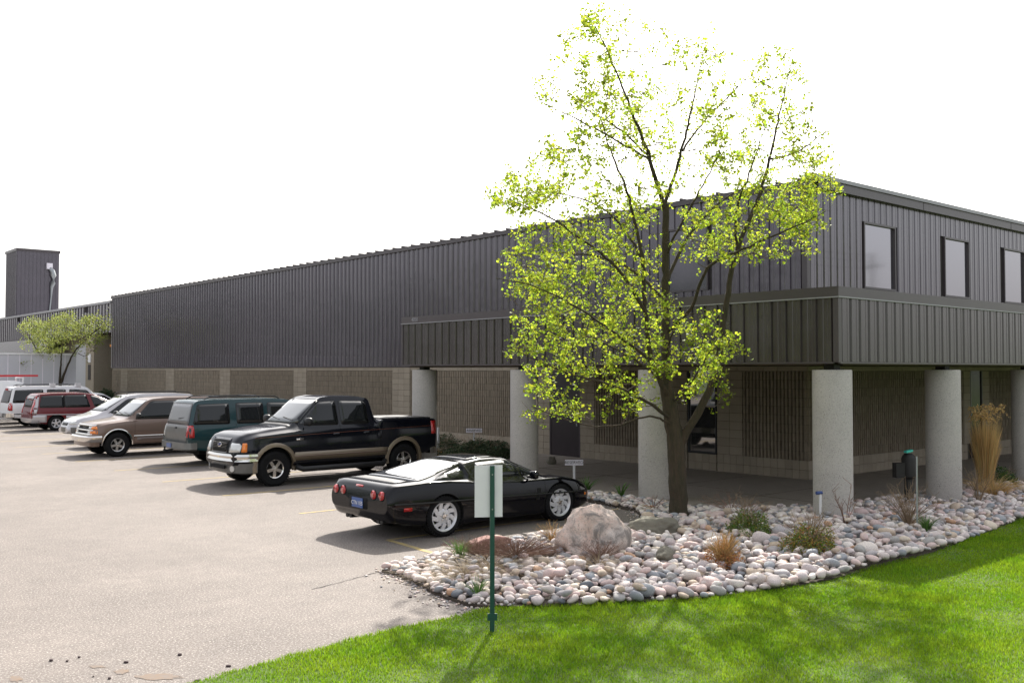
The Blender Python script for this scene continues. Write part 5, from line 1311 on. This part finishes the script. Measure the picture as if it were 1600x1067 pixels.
both(lambda s: patch(t, bv, 'side_trim', [(1.1,.60),(1.1,.64),(-.85,.64),(-.85,.60)], s, M['chrome'], .012, .014, .2, .005))
both(lambda s: patch(t, bv, 'lower_sill', [(1.0,.38),(1.0,.595),(-.85,.595),(-.85,.38)], s, mat('brown_sill_paint',(.11,.075,.06),.35,coat=.6), .004, .008, .2, .01))
arch_ring(t, bv, 1.58, .40, .425, .465, M['chrome'], -5, 185, 'arch_trim', .96, .008)
seam(t, bv, [(1.08,.40),(1.06,1.12)]); seam(t, bv, [(-.40,.40),(-.40,1.12)]); handle(t, bv, -.22, 1.02, 1, M['black'])

# silver minivan, long sloping nose towards the lot
def van_like(name, label, cat, L, H, hw, paint, loc, rz, top, windows, axles, ws_poly, belt=1.02, Rt=.33, rack=True, rear=None, style='seven', roofk=.26, nosez=.55):
    h = L/2
    S = dict(name=name, label=label, cat=cat, L=L, hw=hw, top=top, belt=[(-h,.72),(-h+.04,belt),(0,belt-.02),(h-1.3,belt-.08),(h-.6,.82),(h-.15,.68),(h,nosez-.06)],
     bot=[(-h,.42),(-h+.4,.32),(-h+1,.24),(h-1,.24),(h-.2,.28),(h,.36)],
     wid=[(-h,hw-.10),(-h+.06,hw-.05),(-h+.3,hw-.015),(0,hw),(h-1.0,hw-.015),(h-.5,hw-.08),(h-.2,hw-.2),(h,hw-.42)],
     roofw=[(-h,hw-.22),(0,hw-roofk),(h-2,hw-roofk-.03),(h-1,hw-.18)], round=.09, bulge=.05,
     axles=axles, R=Rt, arch=Rt+.05, za=Rt+.01, tw=.20, rr=Rt*.6, style=style, rim=M['silver_rim'], loc=loc, rz=rz)
    t, bv = common(S, paint, .06)
    for P in windows: both(lambda s: glass(t, bv, 'side_window', P, s))
    glass(t, bv, 'windscreen', ws_poly, 'x+', .05)
    if rear: glass(t, bv, 'rear_window', rear, 'x-', .05)
    for s in (1,-1): mirror_(t, ws_poly[0][1]*0+h-1.55, s*(hw-.04), belt+.05, s, M['black'] if paint != M['p_white'] else paint, .9)
    if rack:
        for s in (1,-1): MB().tube([(-h+.4,s*(hw-.34),H-.02),(-h+.5,s*(hw-.34),H+.04),(.3,s*(hw-.34),H+.04),(.4,s*(hw-.34),H-.02)], .016, 6).build('roof_rail', M['black'], t)
    return t, bv, S
t, bv, S = van_like('minivan', 'silver minivan with roof rails and long raked windscreen behind the tan wagon', 'minivan', 4.95, 1.76, .96, M['p_silver'], (-1.78,29.1,0), math.pi,
    [(-2.47,.85),(-2.44,1.05),(-2.25,1.6),(-2.1,1.72),(-1.5,1.76),(-.2,1.76),(.35,1.70),(1.32,1.12),(1.5,1.04),(2.0,.93),(2.3,.80),(2.42,.68),(2.47,.52)],
    [[(1.12,1.06),(.42,1.54),(.10,1.58),(.10,1.05)],[(-.02,1.05),(-.02,1.60),(-1.12,1.60),(-1.12,1.05)],[(-1.24,1.06),(-1.24,1.60),(-2.02,1.56),(-2.26,1.08)]], (-1.45,1.50),
    [(-.70,1.14),(-.58,1.66),(.58,1.66),(.70,1.14)], rear=[(-.66,1.1),(-.58,1.58),(.58,1.58),(.66,1.1)])
for s in (1,-1):
    patch(t, bv, 'headlamp', [(s*.42,.66),(s*.42,.78),(s*.74,.80),(s*.74,.66)], 'x+', M['lamp'], .010, .02, .1, .02)
patch(t, bv, 'grille', [(-.3,.62),(-.3,.72),(.3,.72),(.3,.62)], 'x+', M['black'], .008, .02, .1, .02)
sweep(t, 'front_bumper', bumper_plan(2.50,.88,.4,.3,True,.1), [(0,.56),(0,.40),(.06,.32),(.3,.32),(.3,.56)], M['dustgrey'])

t, bv, S = van_like('sedan', 'silver sedan with a low sloping bonnet between the tan wagon and the silver minivan', 'car', 4.75, 1.40, .90, M['p_silver'], (-2.30,25.75,0), math.pi,
    [(-2.37,.78),(-2.33,.93),(-2.1,1.0),(-1.6,1.03),(-.95,1.33),(-.6,1.39),(.1,1.40),(.4,1.35),(1.12,.98),(1.3,.94),(1.9,.84),(2.2,.73),(2.32,.62),(2.37,.5)],
    [[(.92,.97),(.42,1.25),(.05,1.28),(.05,.96)],[(-.05,.96),(-.05,1.28),(-.55,1.27),(-1.1,1.05),(-1.1,.97)]], (-1.35,1.42), [(-.66,1.0),(-.52,1.32),(.52,1.32),(.66,1.0)], belt=.93, Rt=.32, rack=False, rear=[(-.6,1.07),(-.5,1.3),(.5,1.3),(.6,1.07)])
for s in (1,-1): patch(t, bv, 'headlamp', [(s*.42,.60),(s*.42,.70),(s*.70,.72),(s*.70,.60)], 'x+', M['lamp'], .010, .02, .1, .02)
patch(t, bv, 'grille', [(-.3,.58),(-.3,.68),(.3,.68),(.3,.58)], 'x+', M['black'], .008, .02, .1, .02)

# maroon minivan, rear towards the lot
t, bv, S = van_like('minivan', 'maroon minivan with silver lower body and wrapped side glass, its tail to the lot', 'minivan', 4.95, 1.66, .94, M['p_maroon'], (-1.0,37.25,0), 0,
    [(-2.47,.85),(-2.44,1.0),(-2.3,1.5),(-2.15,1.62),(-1.6,1.66),(-.4,1.66),(.2,1.58),(1.55,.98),(1.9,.86),(2.3,.68),(2.42,.6),(2.47,.48)],
    [[(-2.15,1.03),(-2.05,1.50),(-1.14,1.53),(-1.14,1.02)],[(-1.10,1.02),(-1.10,1.53),(-.22,1.53),(-.05,1.02)],[(.16,1.02),(.0,1.50),(.25,1.46),(1.15,1.02)]], (-1.48,1.46),
    [(-.60,1.08),(-.48,1.50),(.48,1.50),(.60,1.08)], rear=[(-.62,1.05),(-.56,1.5),(.56,1.5),(.62,1.05)], rack=False, style='five')
both(lambda s: patch(t, bv, 'silver_cladding', [(-2.44,.30),(-2.44,.70),(-1.88,.70),(-1.88,.30)], s, M['p_silver'], .006, .01, .1, .01))
both(lambda s: patch(t, bv, 'silver_cladding', [(-1.08,.26),(-1.08,.66),(1.08,.60),(1.08,.26)], s, M['p_silver'], .006, .01, .1, .01))
both(lambda s: patch(t, bv, 'silver_stripe', [(-2.3,.71),(-2.3,.74),(1.9,.66),(1.9,.63)], s, M['p_silver'], .010, .012, .2, .0))
both(lambda s: patch(t, bv, 'silver_quarter', [(-2.44,.75),(-2.46,1.0),(-2.25,1.56),(-2.13,1.56),(-2.22,1.0),(-2.30,.75)], s, M['p_silver'], .008, .01, .1, .01))
sweep(t, 'rear_bumper', bumper_plan(2.56,.92,.35,.2,False,.05), [(0,.56),(0,.42),(.05,.36),(.25,.36),(.25,.56)], M['p_silver'])
for s in (1,-1): patch(t, bv, 'tail_lamp', [(s*.66,.78),(s*.66,1.5),(s*.72,1.5),(s*.84,.78)], 'x-', M['red'], .012, .02, .1, .02)

# white utility wagon with tail to the lot, and white sedan beyond
t, bv, S = suv('sport_utility', 'white utility wagon with dark side glass and roof bars behind the maroon minivan', 'suv', 5.5, 1.90, .98, M['p_white'], (-.80,40.9,0), 0, 1.75, -1.55,
    [[(-2.55,1.15),(-2.42,1.70),(-1.25,1.72),(-1.25,1.15)],[(-1.05,1.15),(-1.05,1.72),(-.25,1.72),(-.25,1.15)],[(-.05,1.15),(-.05,1.72),(.70,1.68),(1.15,1.25),(1.2,1.15)]], rack=True, ws=(.80,1.5))
for s in (1,-1):
    sd = 'y+' if s > 0 else 'y-'
    patch(t, bv, 'tail_lamp', [(s*.82,.80),(s*.82,1.13),(s*.90,1.13),(s*.90,.80)], 'x-', M['red'], .012, .02, .1, .02)
    patch(t, bv, 'tail_lamp', [(-2.72,.78),(-2.72,1.12),(-2.58,1.12),(-2.58,.78)], sd, M['red'], .010, .02, .1, .02)
both(lambda s: patch(t, bv, 'side_trim', [(1.2,.60),(1.2,.64),(-1.1,.64),(-1.1,.60)], s, M['black'], .012, .014, .2, .005))
both(lambda s: patch(t, bv, 'side_trim', [(-2.0,.60),(-2.0,.64),(-2.7,.64),(-2.7,.60)], s, M['black'], .012, .014, .2, .005))
sweep(t, 'rear_bumper', bumper_plan(2.87, .96, .35, .2, False, .04), [(0,.66),(0,.48),(.05,.44),(.25,.44),(.25,.66)], M['chrome'])
for x in (-.8,.35): MB().box(x-.12,x+.12,-.75,-.55,1.86,2.02).build('rack_foot', M['p_white'], t)
t, bv, S = van_like('sedan', 'white sedan almost hidden beyond the maroon minivan, only its roof showing', 'car', 4.7, 1.42, .90, M['p_white'], (2.3,46.9,0), 0,
    [(-2.35,.78),(-2.33,.93),(-2.1,1.0),(-1.6,1.03),(-.95,1.33),(-.6,1.41),(.1,1.42),(.4,1.37),(1.12,.98),(1.3,.94),(1.9,.84),(2.2,.73),(2.3,.62),(2.35,.5)],
    [[(.92,.97),(.42,1.25),(.05,1.28),(.05,.96)],[(-.05,.96),(-.05,1.28),(-.55,1.27),(-1.1,1.05),(-1.1,.97)]], (-1.35,1.42), [(-.66,1.0),(-.52,1.32),(.52,1.32),(.66,1.0)], belt=.93, Rt=.32, rack=False, rear=[(-.6,1.07),(-.5,1.3),(.5,1.3),(.6,1.07)])
# white panel van with a red ladder
t, bv, S = van_like('panel_van', 'white windowless panel van carrying a red ladder on its roof', 'van', 5.6, 2.12, 1.0, M['p_white'], (-3.25,44.3,0), 0,
    [(-2.8,.9),(-2.78,1.2),(-2.66,1.95),(-2.5,2.08),(-2,2.12),(.9,2.12),(1.15,2.05),(1.95,1.30),(2.1,1.22),(2.5,1.12),(2.7,1.0),(2.8,.7)],
    [[(1.70,1.32),(1.12,1.86),(.85,1.88),(.85,1.30)]], (-1.7,1.85), [(-.74,1.36),(-.62,1.98),(.62,1.98),(.74,1.36)], belt=1.22, Rt=.37, rack=False, style='seven', nosez=.75)
ld = thing('ladder', 'long red ladder lying on the roof of the white panel van', 'ladder', (-3.5,44.05,2.36))
for y in (-.2,.2): MB().box(-2.6,2.2,y-.025,y+.025,-.04,.05).build('rail', M['ladder'], ld)
for k in range(15): MB().box(-2.5+k*.32,-2.46+k*.32,-.174,.174,-.012,.018).build('rung', M['ladder'], ld)
rk = MB()
for x in (-1.8, 1.2): rk.box(x-.03,x+.03,-.7,.7,2.24,2.30).box(x-.03,x+.03,-.7,-.64,1.98,2.24).box(x-.03,x+.03,.64,.7,1.98,2.24)
rk.build('roof_rack', M['p_white'], t)
# white box trailer at the far dock
tr = thing('box_trailer', 'long white box trailer backed to the dock at the far left', 'trailer', (-3.6,52.6,0))
MB().box(-7.2,6.35,-1.2,1.2,1.1,3.52).build('box', mat('trailer_white', (.58,.58,.62), .5, var=.1, vscale=.6), tr)
MB().box(-7.25,6.40,-1.24,1.24,3.525,3.62).build('top_rail', M['white'], tr)
MB().box(-7.25,6.40,-1.23,1.23,.98,1.095).build('bottom_rail', M['dustgrey'], tr)
stuff_b = MB()
for k in range(22): stuff_b.box(-7.1+k*.61,-7.06+k*.61,-1.215,-1.201,1.1,3.52)
stuff(stuff_b.build('side_post', M['sign_white'], tr))
for x in (4.2,5.5):
    for s in (1,-1): wheel(tr, x, s*1.0, .5, .28, .28, 'seven', M['silver_rim'])
MB().box(-5.2,-5.05,-.9,-.75,.0,1.0).box(-5.2,-5.05,.75,.9,.0,1.0).build('landing_leg', M['rust'], tr)
